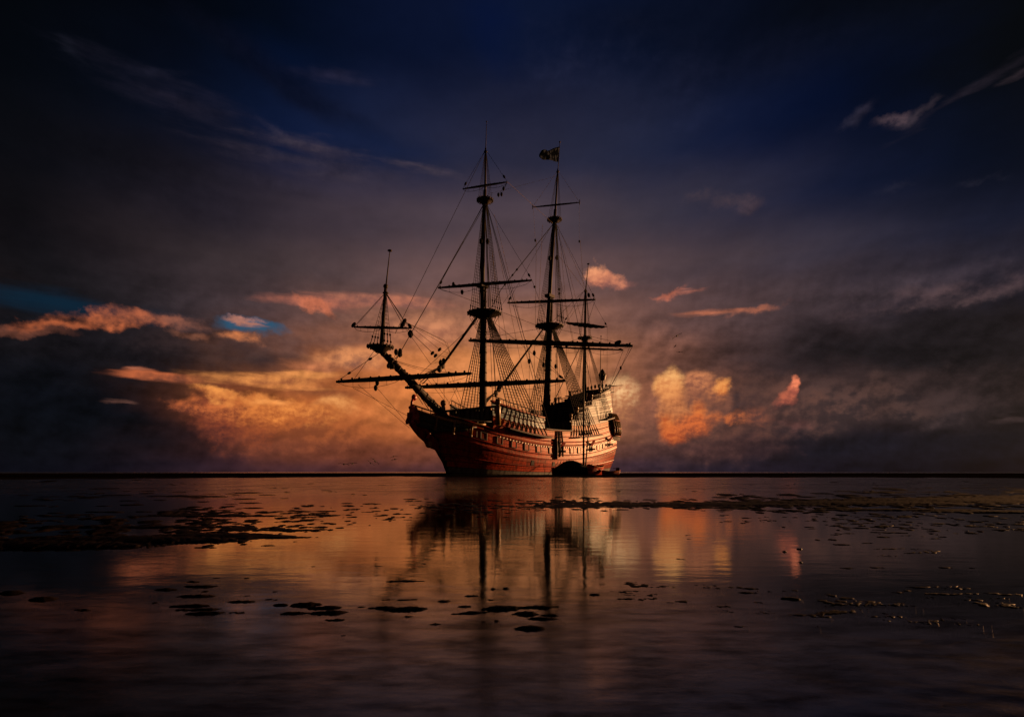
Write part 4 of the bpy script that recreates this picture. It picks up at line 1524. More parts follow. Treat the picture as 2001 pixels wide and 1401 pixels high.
    E = [(0, 1), (1, 2), (2, 3), (3, 4), (4, 5), (5, 6), (6, 7), (0, 8), (8, 9), (9, 10), (0, 11), (11, 12), (12, 13), (3, 14), (14, 15), (15, 16), (3, 17), (17, 18), (18, 19), (0, 20), (20, 21), (21, 22)]
    rad = [.50, .42, .52, .62, .60, .46, .28, .2, .34, .2, .24, .34, .2, .24, .28, .2, .24, .28, .2, .24, .12, .1, .2]
    me.from_pydata([tuple(v) for v in V], E, [])
    o = bpy.data.objects.new('lion_figurehead', me)
    COL.objects.link(o)
    o.parent = root
    sk = o.modifiers.new('Skin', 'SKIN')
    for v, r in zip(me.skin_vertices[0].data, rad):
        v.radius = (r, r)
    me.skin_vertices[0].data[0].use_root = True
    o.modifiers.new('Sub', 'SUBSURF').levels = 1
    o.modifiers['Sub'].render_levels = 2
    me.materials.append(MATS['lion_red'])
    mane = MB()
    hc = P(807, 804)
    for k in range(16):
        w = 2 * math.pi * k / 16
        d = Vector((.25 * math.cos(w * 3), math.cos(w), math.sin(w)))
        mane.ball(hc + Vector((-.1, 0, -.1)) + d * .52, (.2, .24, .3), 6, 4)
    mane.build('mane', 'lion_red', root)


build_beakhead()


def build_gallery():
    root = empty('quarter_gallery')
    root.parent = ship
    prof = [(6.4, .0), (7.2, .3), (7.9, .62), (8.6, .78), (10.1, .62), (10.9, .36), (11.5, .05)]
    ss = (-32.0, -32.5, -33.2, -34.0, -34.7)
    k = (.55, .85, 1.0, 1.0, .8)
    for side in (1, -1):
        rows = []
        for z, d in prof:
            rows.append([Vector((s, side * (interp(z, TRAN) + .35 + d * q), z)) for s, q in zip(ss, k)])
        body = MB().sheet(rows, True)
        for idx in (0, -1):
            body.add([r[idx] for r in rows] + [Vector((r[idx].x, side * 2.4, r[idx].z)) for r in rows],
                     [(i, i + 1, len(rows) + i + 1, len(rows) + i) for i in range(len(rows) - 1)], False)
        body.build('gallery_body', 'tarred_wood', root)
        for i in range(5):
            s = -32.2 - .58 * i
            q = float(np.interp(-s, [-x for x in ss], k))
            pts = [Vector((s, side * (interp(z, TRAN) + .40 + d * q), z)) for z, d in prof[1:]]
            MB().tube(pts, [.1, .13, .13, .13, .12, .08], 6).build('gallery_rib', 'gilding', root)
        for zi in (1, 3, 4):
            z, d = prof[zi]
            pts = [Vector((s, side * (interp(z, TRAN) + .42 + d * q), z)) for s, q in zip(ss, k)]
            MB().tube(pts, .12, 6).build('moulding', 'wale_red', root)


build_gallery()


def stern_lantern():
    root = empty('stern_lantern')
    root.parent = ship
    q = C(1177, 744)
    q.z = max(q.z, 15.5)
    b = MB()
    b.tube([(q.x, 0, 14.2), (q.x, 0, q.z)], .14, 7)
    b.build('post', 'tarred_wood', root)
    b = MB()
    b.lathe((q.x, 0, q.z), [(.2, 0), (.5, .2), (.72, 1.1), (.55, 1.5), (.62, 1.55), (.35, 2.0), (.08, 2.3)], 8)
    b.build('lantern_case', 'tarred_wood', root)
    for k in range(8):
        w = 2 * math.pi * k / 8
        MB().tube([(q.x + .52 * math.cos(w), .52 * math.sin(w), q.z + .2), (q.x + .74 * math.cos(w), .74 * math.sin(w), q.z + 1.1), (q.x + .57 * math.cos(w), .57 * math.sin(w), q.z + 1.5)], .05, 4).build('lantern_bar', 'gilding', root)


stern_lantern()


# ------------------------------------------------------------------ masts, yards and rigging
def rope(a, b, r=.035, mat='rope_tar', name='rope', parent=None, sag=0.0, blocks=(), n=4):
    a, b = Vector(a), Vector(b)
    r *= 1.25
    k = 1 if sag == 0 else 9
    pts = []
    for i in range(k + 1):
        t = i / k
        q = a.lerp(b, t)
        q.z -= sag * 4 * t * (1 - t)
        pts.append(q)
    m = MB().tube(pts, r, n, False)
    d = (b - a).normalized()
    rot = d.to_track_quat('Z', 'Y').to_matrix()
    for t in blocks:
        q = a.lerp(b, t)
        q.z -= sag * 4 * t * (1 - t)
        m.ball(q, (.17, .15, .30), 7, 5, rot)
    return m.build(name, mat, parent)


def block(q, parent, r=.22, d=(0, 0, 1)):
    rot = Vector(d).normalized().to_track_quat('Z', 'Y').to_matrix()
    return MB().ball(q, (r, r * .8, r * 1.5), 8, 6, rot).build('block', 'rope_tar', parent)


def spar(pts, rad, name, mat='spar_wood', parent=None, bands=0, n=12):
    m = MB().tube(pts, rad, n)
    a, b = Vector(pts[0]), Vector(pts[-1])
    for i in range(bands):
        t = (i + .5) / bands
        q = a.lerp(b, t)
        r = float(np.interp(t, np.linspace(0, 1, len(pts)), rad)) if hasattr(rad, '__len__') else rad
        d = (b - a).normalized()
        m.tube([q - d * .09, q + d * .09], r * 1.12, n)
    return m.build(name, mat, parent)


def yard(name_parent, centre, left, right, r, footrope=True, bumps=10, mat='spar_wood', sail=False):
    """A yard crossing a mast: centre is a ship point, left and right are the photo pixels of its arms."""
    c = Vector(centre)
    cw = np.array([XF + FX * c.x + PX_ * c.y, YF + FY * c.x + PY_ * c.y])
    ul, ur = (left[0] - CX) / F_PX, (right[0] - CX) / F_PX
    # equal arms along a horizontal direction d: find angle by bisection on the two columns
    best = None
    for i in range(-60, 300):
        ph = R(i * .2)
        d = np.array([math.cos(ph), -math.sin(ph)])
        wr = (ur * cw[1] - cw[0]) / (d[0] - ur * d[1])
        wl = (ul * cw[1] - cw[0]) / (-d[0] + ul * d[1])
        e = abs(wr - wl)
        if best is None or e < best[0]:
            best = (e, d, (wr + wl) / 2)
    _, d, w = best
    dl = Vector((d[0] * FX + d[1] * FY, d[0] * PX_ + d[1] * PY_, 0))
    def hz(pt, sgn):
        y = cw[1] + sgn * w * d[1]
        return CAM_H + (HY - pt[1]) / F_PX * y
    zl, zr = hz(left, -1), hz(right, 1)
    A = c - dl * w
    B = c + dl * w
    A.z, B.z = zl, zr
    cz = (zl + zr) / 2
    M = Vector((c.x, c.y, cz))
    m = MB()
    pts = [A, A.lerp(M, .12), A.lerp(M, .5), M, B.lerp(M, .5), B.lerp(M, .12), B]
    m.tube(pts, [r * .45, r * .6, r * .88, r, r * .88, r * .6, r * .45], 8)
    rn = random.Random(int(abs(left[0])))
    for k in range(bumps):
        t = (k + .5) / bumps + rn.uniform(-.02, .02)
        q = A.lerp(B, t)
        m.ball(q + Vector((0, 0, r * .75)), (r * .45, r * .45, r * .55), 6, 4)
    if bumps > 7:
        for k in range(bumps * 2):
            t = (k + .5) / (bumps * 2)
            m.tube([A.lerp(B, t - .004), A.lerp(B, t + .004)], r * (1.12 - .56 * abs(2 * t - 1)), 7)
    o = m.build('yard', mat, name_parent)
    if footrope:
        for (P0, P1) in ((A, M), (M, B)):
            f = MB()
            n = 8
            prev = None
            for k in range(n + 1):
                t = k / n
                q = P0.lerp(P1, t)
                dz = .25 + .75 * math.sin(math.pi * t) * min(w / 8, 1)
                qq = q + Vector((0, 0, -dz))
                if k in (0, n):
                    qq = q.copy()
                if prev is not None:
                    f.tube([prev, qq], .028, 3, False)
                if 0 < k < n and k % 2 == 0:
                    f.tube([q, qq], .02, 3, False)
                prev = qq
            f.build('footrope', 'rope_tar', name_parent)
    if sail:
        s = MB()
        n = 14
        s.tube([A.lerp(B, .06 + .88 * k / n) + Vector((0, 0, -.12 - .1 * (k % 2))) for k in range(n + 1)], [.12 + .28 * math.sin(math.pi * k / n) * (1 + .12 * (k % 2)) for k in range(n + 1)], 8)
        s.build('furled_sail', 'sailcloth', name_parent)
    return A, B, M


def fighting_top(q, rad, hgt, parent, rails=True):
    m = MB()
    q = Vector(q)
    m.lathe(q + Vector((0, 0, -hgt)), [(rad * .35, -.25), (rad * .55, 0), (rad * .95, hgt * .8), (rad * 1.04, hgt), (rad * .96, hgt * 1.05), (rad * .6, hgt * .55)], 18)
    for k in range(18):
        w = 2 * math.pi * k / 18
        m.box(q + Vector((rad * 1.0 * math.cos(w), rad * 1.0 * math.sin(w), -.05)), (.14, .14, .34))
    m.build('fighting_top', 'spar_wood', parent)


def shroud_gang(parent, tops, bots, r=.060, rat=.42, deadeye=True, ratr=.027, hearts=True):
    """tops, bots: matching lists of points; each rope is its own part, the ratlines one part."""
    for a, b in zip(tops, bots):
        a, b = Vector(a), Vector(b)
        m = MB().tube([a, b], r, 4, False)
        if deadeye:
            d = (a - b).normalized()
            for t in (.35, 1.25):
                m.ball(b + d * t, (.14, .1, .16), 7, 5)
            m.tube([b + d * .4, b + d * 1.2], r * 1.8, 4, False)
        m.build('shroud', 'rope_tar', parent)
    if rat:
        z0 = max(Vector(b).z for b in bots) + (1.6 if deadeye else .4)
        z1 = min(Vector(a).z for a in tops) - .5
        m = MB()
        z = z0
        while z < z1:
            pts = []
            for a, b in zip(tops, bots):
                a, b = Vector(a), Vector(b)
                t = (z - b.z) / (a.z - b.z)
                pts.append(b.lerp(a, t))
            m.tube(pts, ratr, 3, False)
            z += rat
        m.build('ratline', 'rope_tar', parent)


def lerp_list(a, b, n):
    a, b = Vector(a), Vector(b)
    return [a.lerp(b, i / (n - 1)) for i in range(n)]


def build_rig():
    K = {}
    # ---------------- foremast
    f0, f1 = C(943, 838), C(945.4, 560)
    fore = spar([f0, f0.lerp(f1, .5), f1], [.56, .50, .38], 'foremast', parent=ship, bands=14)
    ft = C(946.5, 612)
    fighting_top(ft, 2.45, .5, fore)
    t0, t1 = C(947.2, 618), C(947.6, 372)
    spar([t0 + Vector((.55, 0, 0)), t0.lerp(t1, .5) + Vector((.45, 0, 0)), t1], [.34, .31, .24], 'topmast', parent=fore)
    MB().box(f1 + Vector((.25, 0, 0)), (1.5, 1.0, .5)).build('mast_cap', 'spar_wood', fore)
    ft2 = C(947.7, 391)
    fighting_top(ft2, 1.15, .45, fore)
    g0, g1 = C(947.8, 396), C(949, 290)
    spar([g0, g1], [.19, .12], 'topgallant_mast', parent=fore)
    p1 = C(950.8, 238)
    m = MB().tube([C(948.8, 300), p1], [.075, .035], 6)
    m.ball(C(949, 297), (.28, .28, .2))
    m.ball(p1, .1)
    m.build('flagpole', 'spar_wood', fore)
    yl, yr, ym = yard(fore, C(943.3, 750.5), (791.8, 757.4), (1104.8, 744), .40, bumps=16)
    tl, tr_, tm = yard(fore, C(945.6, 555.5), (856, 562.7), (1039.7, 547.8), .25, bumps=14)
    gl_, gr_, gm = yard(fore, C(948, 363.5), (904, 369.7), (991.7, 356), .16, bumps=8)
    head = C(945.6, 590)
    for side in (1, -1):
        n = 9
        bots = [surf(.2 - .98 * i, 5.75, side, .85) for i in range(n)]
        tops = [ft + Vector((.2 - .12 * i, .5 * side, -.4)) for i in range(n)]
        shroud_gang(fore, tops, bots)
        # futtock shrouds and topmast shrouds
        shroud_gang(fore, [ft + Vector((.8 - .55 * i, 2.2 * side, -.4)) for i in range(4)], [ft + Vector((.3 - .2 * i, .6 * side, -3.3)) for i in range(4)], r=.035, rat=.5, deadeye=False)
        shroud_gang(fore, [ft2 + Vector((.1 - .06 * i, .25 * side, -.5)) for i in range(5)], [ft + Vector((.7 - .5 * i, 2.25 * side, .1)) for i in range(5)], r=.034)
        shroud_gang(fore, [g1 + Vector((0, .08 * side, -.3)) for i in range(3)], [ft2 + Vector((.4 - .4 * i, 1.0 * side, .1)) for i in range(3)], r=.024, rat=.4, deadeye=False, ratr=.012)
        # backstays
        rope(ft2 + Vector((-.2, .2 * side, -.6)), surf(-9.6, 6.9, side, .1), .036, name='backstay', parent=fore)
        rope(ft2 + Vector((-.2, .2 * side, -.9)), surf(-8.6, 6.9, side, .1), .03, name='backstay', parent=fore)
        q = ft + Vector((-.3, .45 * side, 12))
    for x in (940.0, 952.5):
        q = C(x, 472)
        rope(C(947, 400), q, .03, name='halyard', parent=fore)
        block(q, fore, .3)
        rope(q, C(x + (2 if x > 946 else -4), 600), .03, name='halyard', parent=fore)
    # stays of the foremast
    a, b = C(929, 623), C(864, 714)
    rope(C(941, 606), b, .11, name='forestay', parent=fore, n=6)
    rope(C(938, 614), b + Vector((0, .3, .1)), .07, name='forestay', parent=fore, n=6)
    m = MB().ball(b, (.5, .3, .5), 8, 6)
    m.ball(b + Vector((.5, 0, -.55)), (.4, .3, .5), 8, 6)
    m.build('heart_block', 'spar_wood', fore)
    e = C(820, 746)
    for k in range(4):
        rope(b + Vector((0, (k - 1.5) * .16, 0)), e + Vector((k * .35 - .5, 0, k * .2 - .2)), .055, name='lanyard', parent=fore)
    for dx, dy in ((0, 0), (6, -3), (3, 6)):
        block(C(861 + dx, 709 + dy), fore, .3)
    rope(C(945.5, 400), C(774, 703), .038, name='topmast_stay', parent=fore)
    rope(C(944, 408), C(809, 640), .026, name='topmast_stay', parent=fore)
    rope(C(947.6, 296), C(772, 652), .024, name='topgallant_stay', parent=fore)
    for px_, py_ in ((801, 654), (803, 651)):
        block(C(px_, py_), fore, .3, (.5, 0, 1))
    block(C(782, 691), fore, .27, (.5, 0, 1))
    # lifts
    for A, top, r in ((yl, ft, .026), (yr, ft, .026), (tl, ft2, .024), (tr_, ft2, .024), (gl_, g1, .02), (gr_, g1, .02)):
        rope(A, top + Vector((0, 0, -.2)), r, name='lift', parent=fore)
        block(A + (top - A).normalized() * .9, fore, .2 if r < .025 else .24, top - A)
    # braces of the fore yards, led aft
    rope(yr, C(1062, 700), .024, name='brace', parent=fore, blocks=(.12,))
    rope(tr_, C(1073, 640), .022, name='brace', parent=fore, blocks=(.12,))
    rope(tl, C(1073, 645), .022, 'rope_hemp', name='brace', parent=fore)
    rope(gr_, C(1084, 440), .018, 'rope_hemp', name='brace', parent=fore)
    for px_, py_ in ((974, 381), (980, 380), (984, 369)):
        q = C(px_, py_)
        block(q, fore, .22)
        rope(q, gr_, .014, name='line', parent=fore)
    K['fore'] = (ft, ft2, tl, tr_, yl, yr)
    for px_, py_ in ((903, 571), (886, 556)):
        q = T(px_, py_, tm.x)
        block(q, fore, .26)
    # running rigging, pale hemp catching the light
    for (x0, y0, x1, y1) in ((957, 440, 990, 790), (962, 500, 1012, 792), (966, 420, 1020, 640), (972, 480, 1034, 790), (958, 560, 970, 780), (964, 620, 1006, 560)):
        rope(C(x0, y0, .4), C(x1, y1, 2.0), .02, 'rope_hemp', 'running_line', fore)
    for x in (953, 957):
        rope(C(948, 400, .3), C(x, 600, .6), .02, 'rope_tar', 'running_line', fore)

    # ---------------- mainmast
    m0, m1 = C(1066.5, 850), C(1076.2, 580)
    mainm = spar([m0, m0.lerp(m1, .5), m1], [.62, .54, .40], 'mainmast', parent=ship, bands=14)
    mt = C(1073.6, 637)
    fighting_top(mt, 2.35, .5, mainm)
    t0, t1 = C(1074, 640), C(1085, 410)
    spar([t0 + Vector((.6, 0, 0)), t0.lerp(t1, .5) + Vector((.4, 0, 0)), t1], [.36, .32, .25], 'topmast', parent=mainm)
    MB().box(m1 + Vector((.3, 0, 0)), (1.6, 1.0, .5)).build('mast_cap', 'spar_wood', mainm)
    mt2 = C(1083.6, 429)
    fighting_top(mt2, 1.2, .42, mainm)
    g0, g1 = C(1084, 434), C(1090, 331)
    spar([g0, g1], [.2, .13], 'topgallant_mast', parent=mainm)
    p1 = C(1094, 278)
    m = MB().tube([C(1089.6, 342), p1], [.08, .04], 6)
    m.ball(C(1090, 336), (.28, .28, .22))
    m.ball(p1, .16)
    m.build('flagpole', 'spar_wood', mainm)
    # flag streaming to the left of the pole
    rows = []
    h1, h0 = C(1093.4, 287), C(1091.8, 317)
    f1_, f0_ = C(1058, 297), C(1059, 311)
    for i in range(17):
        t = i / 16
        a, b = h1.lerp(f1_, t), h0.lerp(f0_, t)
        row = []
        for k in range(9):
            q = a.lerp(b, k / 8)
            q.y += .45 * math.sin(t * 9 + k * .5) * t
            q.x += .12 * math.sin(t * 7 + 1) * t
            q.z += .14 * math.sin(t * 8 + k * .3) * t
            row.append(q)
        rows.append(row)
    fl = MB().sheet(rows, True).build('flag', 'flag_cloth', mainm)
    so = fl.modifiers.new('Solid', 'SOLIDIFY')
    so.thickness = .02
    yl, yr, ym = yard(mainm, C(1070.7, 669.7), (915.8, 665.5), (1236.5, 676), .42, bumps=18)
    tl, tr_, tm = yard(mainm, C(1075.3, 589), (991.7, 592), (1163.6, 585.6), .26, bumps=14)
    gl_, gr_, gm = yard(mainm, C(1085, 400.5), (1040.6, 405.3), (1132.7, 396), .15, bumps=8, footrope=False)
    for A in (gl_, gr_):
        MB().tube([A + Vector((0, 0, -.35)), A + Vector((0, 0, .45))], .07, 5).build('yardarm_cleat', 'spar_wood', mainm)
    for side in (1, -1):
        n = 9
        bots = [surf(-17.4 - .86 * i, 5.95, side, .85) for i in range(n)]
        tops = [mt + Vector((.2 - .12 * i, .5 * side, -.4)) for i in range(n)]
        shroud_gang(mainm, tops, bots)
        shroud_gang(mainm, [mt + Vector((.8 - .55 * i, 2.1 * side, -.4)) for i in range(4)], [mt + Vector((.3 - .2 * i, .6 * side, -3.3)) for i in range(4)], r=.035, rat=.5, deadeye=False)
        shroud_gang(mainm, [mt2 + Vector((.1 - .06 * i, .25 * side, -.5)) for i in range(5)], [mt + Vector((.7 - .5 * i, 2.15 * side, .1)) for i in range(5)], r=.034)
        shroud_gang(mainm, [g1 + Vector((0, .08 * side, -.3)) for i in range(3)], [mt2 + Vector((.4 - .4 * i, 1.05 * side, .1)) for i in range(3)], r=.024, rat=0, deadeye=False)
        rope(mt2 + Vector((-.2, .2 * side, -.6)), surf(-26.6, 8.0, side, .1), .034, name='backstay', parent=mainm)
    for x0, x1 in ((1080.5, 1074), (1086.5, 1088)):
        q = C(x1, 505 if x0 < 1082 else 504)
        rope(C(x0, 437), q, .03, name='halyard', parent=mainm)
        block(q, mainm, .3)
        rope(q, C(x1 + (1 if x0 > 1082 else -3), 620), .028, name='halyard', parent=mainm)
    rope(C(1088, 440), C(1093, 575), .05, name='halyard', parent=mainm, blocks=(.93, .99))
    rope(C(1093, 575), C(1098, 628), .06, name='halyard', parent=mainm)
    # stays
    hm = C(975, 760)
    rope(C(1068, 634), hm, .10, name='mainstay', parent=mainm, n=6, blocks=(.42, .55))
    rope(C(1064, 640), hm + Vector((0, .3, 0)), .06, name='mainstay', parent=mainm, n=6)
    m = MB().ball(hm, (.45, .3, .5), 8, 6)
    m.ball(hm + Vector((.7, 0, -.7)), (.4, .3, .5), 8, 6)
    m.build('heart_block', 'spar_wood', mainm)
    for k in range(4):
        rope(hm + Vector((0, (k - 1.5) * .16, 0)), C(950, 787) + Vector((k * .3, 0, 0)), .07, name='lanyard', parent=mainm)
    rope(C(1081, 438), C(979, 566), .05, name='topmast_stay', parent=mainm, blocks=(.72, .8, .93))
    rope(C(979, 566), C(961, 600), .04, name='topmast_stay', parent=mainm)
    rope(C(1086, 345), C(952, 380), .014, name='topgallant_stay', parent=mainm)
    for A, top, r in ((yl, mt, .026), (yr, mt, .026), (tl, mt2, .022), (tr_, mt2, .022), (gr_, g1, .016), (gl_, g1, .016)):
        rope(A, top + Vector((0, 0, -.2)), r, 'rope_tar' if r > .02 else 'rope_hemp', name='lift', parent=mainm)
        if r > .02:
            block(A + (top - A).normalized() * .9, mainm, .24, top - A)
    block(yr + (yl - yr) * .085 + Vector((0, 0, .5)), mainm, .42, (0, 1, .2))
    # braces of the main yards, to the stern
    rope(yr, C(1192, 757, 2.2), .03, name='brace', parent=mainm)
    q = C(1213, 719, 3.2)
    rope(yr + Vector((0, -.5, 0)), q, .024, name='brace', parent=mainm)
    block(q, mainm, .26)
    rope(q, C(1196, 752, 2.4), .024, name='brace', parent=mainm)
    rope(q, C(1200, 752, 2.4), .02, name='brace', parent=mainm)
    rope(tr_, C(1145, 640), .024, 'rope_hemp', name='brace', parent=mainm)
    for (x0, y0, x1, y1) in ((1089, 440, 1146, 566), (1092, 500, 1146, 570), (1090, 520, 1128, 700), (1096, 470, 1140, 640), (1134, 470, 1140, 560), (1100, 640, 1136, 590), (1101, 580, 1130, 720), (1060, 440, 1052, 620), (1048, 470, 1046, 640), (1092, 440, 1110, 640), (1085, 690, 1100, 800), (1094, 690, 1092, 812), (1088, 690, 1084, 800)):
        rope(C(x0, y0, .4), C(x1, y1, .8), .02, 'rope_hemp', 'running_line', mainm)
    for px_, py_, y2 in ((1046, 470, 405), (1132, 472, 397)):
        q = C(px_, py_, .5)
        block(q, mainm, .18)
        rope(q, C(px_ - 4 if px_ < 1100 else px_, y2, .3), .012, 'rope_hemp', 'line', mainm)
    for px_, py_ in ((1062, 713), (1086, 716), (1034, 706), (1107, 676), (1044, 690)):
        q = C(px_, py_)
        block(q, mainm, .3)
        rope(q, C(px_ + 2, 668), .025, name='line', parent=mainm)
        rope(q, C(px_ + 1, 815), .022, name='line', parent=mainm)

    # ---------------- mizzenmast
    z0, z1 = C(1141.5, 800), C(1144.2, 566)
    miz = spar([z0, z0.lerp(z1, .45), z0.lerp(z1, .55), z1], [.42, .36, .24, .2], 'mizzenmast', parent=ship, bands=8)
    zt = C(1142.8, 660)
    fighting_top(zt, 1.25, .4, miz)
    p1 = C(1149.6, 516)
    m = MB().tube([C(1144, 572), p1], [.13, .05], 6)
    m.ball(C(1144.4, 570), (.3, .3, .35))
    m.ball(p1, (.28, .28, .12))
    m.build('flagpole', 'spar_wood', miz)
    cl, cr_, _ = yard(miz, C(1143.2, 681), (1080, 678.5), (1218, 684), .2, bumps=12)
    sl, sr, _ = yard(miz, C(1143.6, 634.5), (1101.7, 629.4), (1186.9, 638.7), .15, bumps=6, footrope=False, sail=True)
    for side in (1, -1):
        bots = [surf(-28.6 - .75 * i, 8.4, side, .7) for i in range(5)]
        shroud_gang(miz, [zt + Vector((.1 - .1 * i, .3 * side, -.3)) for i in range(5)], bots, r=.034)
        shroud_gang(miz, [z1 + Vector((0, .15 * side, -.4)) for i in range(3)], [zt + Vector((.4 - .4 * i, 1.1 * side, 0)) for i in range(3)], r=.026, rat=.45, deadeye=False)
    rope(zt + Vector((.3, 0, -.3)), C(1075, 800), .05, name='mizzen_stay', parent=miz)
    rope(z1, C(1080, 628), .026, name='mizzen_topmast_stay', parent=miz)
    for A, top in ((cl, zt), (cr_, zt), (sl, z1), (sr, z1)):
        rope(A, top + Vector((0, 0, .2)), .022, name='lift', parent=miz)
        block(A + (top - A).normalized() * .7, miz, .2, top - A)
    rope(cr_, C(1190, 757, 1.5), .02, name='brace', parent=miz)
    rope(sr, C(1186, 745, .5), .016, name='brace', parent=miz)
    q0 = C(1144, 628)
    for x in (1127, 1136, 1152, 1158):
        rope(q0, C(x, 780, .5), .018, name='running_line', parent=miz)
    block(C(1150.5, 577), miz, .3, (.4, 0, 1))
    rope(C(1144.5, 570), C(1150.5, 577), .02, name='line', parent=miz)
    # lateen yard lashed along the mast, peaked up behind it
    la, lb = C(1132, 742, -.5), C(1160, 590, -.5)
    # ensign staff at the stern and the two outriggers
    a, b = C(1172.5, 760), C(1174.5, 657)
    m = MB().tube([a, b], [.1, .05], 6)
    m.ball(b, .14)
    m.build('ensign_staff', 'spar_wood', hull)
    for (x0, y0, x1, y1) in ((1183, 755, 1216, 753), (1186, 768, 1200, 766)):
        MB().tube([C(x0, y0, 1.8), C(x1, y1, 2.8)], [.14, .07], 6).build('boomkin', 'spar_wood', hull)
    rope(C(1199, 753, 2.4), C(1195, 808, 3.0), .02, name='boomkin_stay', parent=hull)

    # ---------------- bowsprit with the sprit topmast
    b0, b1 = C(872, 818), C(742, 683)
    bs = spar([b0, b0.lerp(b1, .5), b1], [.58, .50, .34], 'bowsprit', parent=ship, bands=10)
    rn = random.Random(9)
    m = MB()
    for k in range(16):
        t = .3 + .65 * k / 16
        q = b0.lerp(b1, t)
        m.ball(q + Vector((0, rn.uniform(-.3, .3), .4)), (.26, .22, .28), 6, 4)
    m.build('cleat', 'spar_wood', bs)
    knee = C(743, 677)
    st = Vector((knee.x, 0, knee.z))
    fighting_top(st, 1.5, .5, bs)
    s1, s2 = C(753.6, 558), C(761.8, 490)
    spar([C(745, 684), s1], [.28, .17], 'sprit_topmast', parent=bs)
    m = MB().tube([s1 + Vector((0, 0, -.5)), s2], [.1, .045], 6)
    m.ball(s1 + Vector((0, 0, -.1)), (.3, .3, .3))
    m.ball(s1 + Vector((0, 0, -.9)), (.38, .38, .15))
    m.ball(s2, (.3, .3, .13))
    m.build('flagpole', 'spar_wood', bs)
    A, B, M_ = yard(bs, C(788.7, 736), (657, 746), (922, 729.5), .34, bumps=14)
    A2, B2, M2 = yard(bs, C(746.5, 640), (689.5, 639), (799.5, 641.6), .17, bumps=8)
    for side in (1, -1):
        shroud_gang(bs, [s1 + Vector((0, .1 * side, -.8)) for i in range(3)], [st + Vector((.5 - .5 * i, 1.35 * side, .1)) for i in range(3)], r=.026, rat=.5, deadeye=True)
    for Q, top in ((A2, s1), (B2, s1)):
        rope(Q, top + Vector((0, 0, -.8)), .024, name='lift', parent=bs)
        rope(Q + (M2 - Q) * .04, top + Vector((0, 0, -.9)), .018, name='lift', parent=bs)
        block(Q + Vector((0, 0, .25)), bs, .26, top - Q)
    rope(A, C(739, 691), .024, name='lift', parent=bs, blocks=(.32, .82))
    rope(A + (M_ - A) * .25, C(735, 680), .02, name='lift', parent=bs)
    rope(B, C(760, 700), .024, name='lift', parent=bs, sag=.5)
    rope(B + (M_ - B) * .3, C(770, 705), .02, name='lift', parent=bs, sag=.3)
    # sprit topmast backstay tackle fanning out to the forestay
    hub = C(790, 628)
    hub2 = C(787, 634)
    rope(s1 + Vector((0, 0, -.8)), hub, .03, name='backstay', parent=bs)
    block(hub, bs, .3, (-.6, 0, 1))
    rope(s1 + Vector((0, 0, -.9)), hub2, .03, name='backstay', parent=bs)
    block(hub2, bs, .34, (-.6, 0, 1))
    for (x1, y1) in ((859, 683), (845, 690), (851, 695), (842, 712), (868, 665), (874, 670), (876, 678)):
        e = C(x1, y1)
        rope(hub if x1 > 855 else hub2, e, .018, 'rope_tar' if y1 > 680 else 'rope_hemp', 'crowfoot', bs)
        if y1 > 680 and y1 < 700:
            block(e, bs, .24, (-.7, 0, .8))
        rope(e, C(880, 692 if y1 < 690 else 700), .014, 'rope_tar', 'crowfoot', bs)
    for (px_, py_) in ((774, 688), (782, 687), (781, 692)):
        block(C(px_, py_), bs, .28)
        rope(C(px_, py_), C(768, 706), .022, name='line', parent=bs)
    # gammoning and lines down to the head
    for (x0, y0, x1, y1) in ((812, 760, 838, 800), (808, 752, 836, 798), (800, 748, 826, 790), (848, 786, 850, 815), (840, 778, 842, 812), (856, 792, 858, 818)):
        rope(C(x0, y0), C(x1, y1), .03, name='gammoning', parent=bs)
    for (x0, y0, x1, y1) in ((700, 752, 800, 836), (735, 756, 804, 836), (690, 758, 796, 812)):
        rope(C(x0, y0), C(x1, y1), .018, name='bobstay', parent=bs)
    for (px_, py_) in ((737, 748), (734, 758)):
        q = C(px_, py_)
        block(q, bs, .25)
        rope(q, C(px_ + 1, 742), .02, name='line', parent=bs)
    m = MB()
    for k in range(7):
        t = .35 + .05 * k
        q = b0.lerp(b1, .86) + Vector((rn.uniform(-.4, .4), rn.uniform(-.3, .3), -.5 - .3 * rn.random()))
        m.ball(q, (.22, .2, .34), 6, 5)
    m.build('bullseye', 'rope_tar', bs)
    for (x0, y0, x1, y1) in ((880, 730, 905, 790), (860, 700, 900, 792), (845, 740, 880, 790), (835, 740, 870, 785), (868, 744, 868, 788), (900, 745, 876, 790)):
        rope(C(x0, y0), C(x1, y1), .018, name='running_line', parent=bs)


build_rig()


# ------------------------------------------------------------------ boats lying alongside
def at(px, Y, z=0.0):
    return Vector(((px - CX) / F_PX * Y, Y, z))


GZ = 0.02


def boat_hull(L, Bm, Hh, sheer_k=.35, tran=.45):
    """Open clinker-ish hull about the origin, bow at +x: rows from keel to gunwale."""
    n, k = 15, 7
    def pt(i, j, side, inset=0.0):
        t = i / (n - 1)
        x = -L / 2 + L * t
        w = Bm / 2 * (math.sin(math.pi * (.16 + .84 * (1 - t) ** .75 * .62 + .0)) if t < 1 else 0)
        w = Bm / 2 * max((1 - max(t - .45, 0) ** 2.2 / .55 ** 2.2), 0) ** .6 * (tran + (1 - tran) * min(t / .45, 1) ** .6)
        f = j / (k - 1)
        top = Hh * (1 + sheer_k * (2 * t - 1) ** 2)
        z = top * f
        yy = w * (f ** .45 if f > 0 else 0) - inset
        return Vector((x, side * max(yy, 0), z + (inset * .8 if f < .9 else 0)))
    return n, k, pt


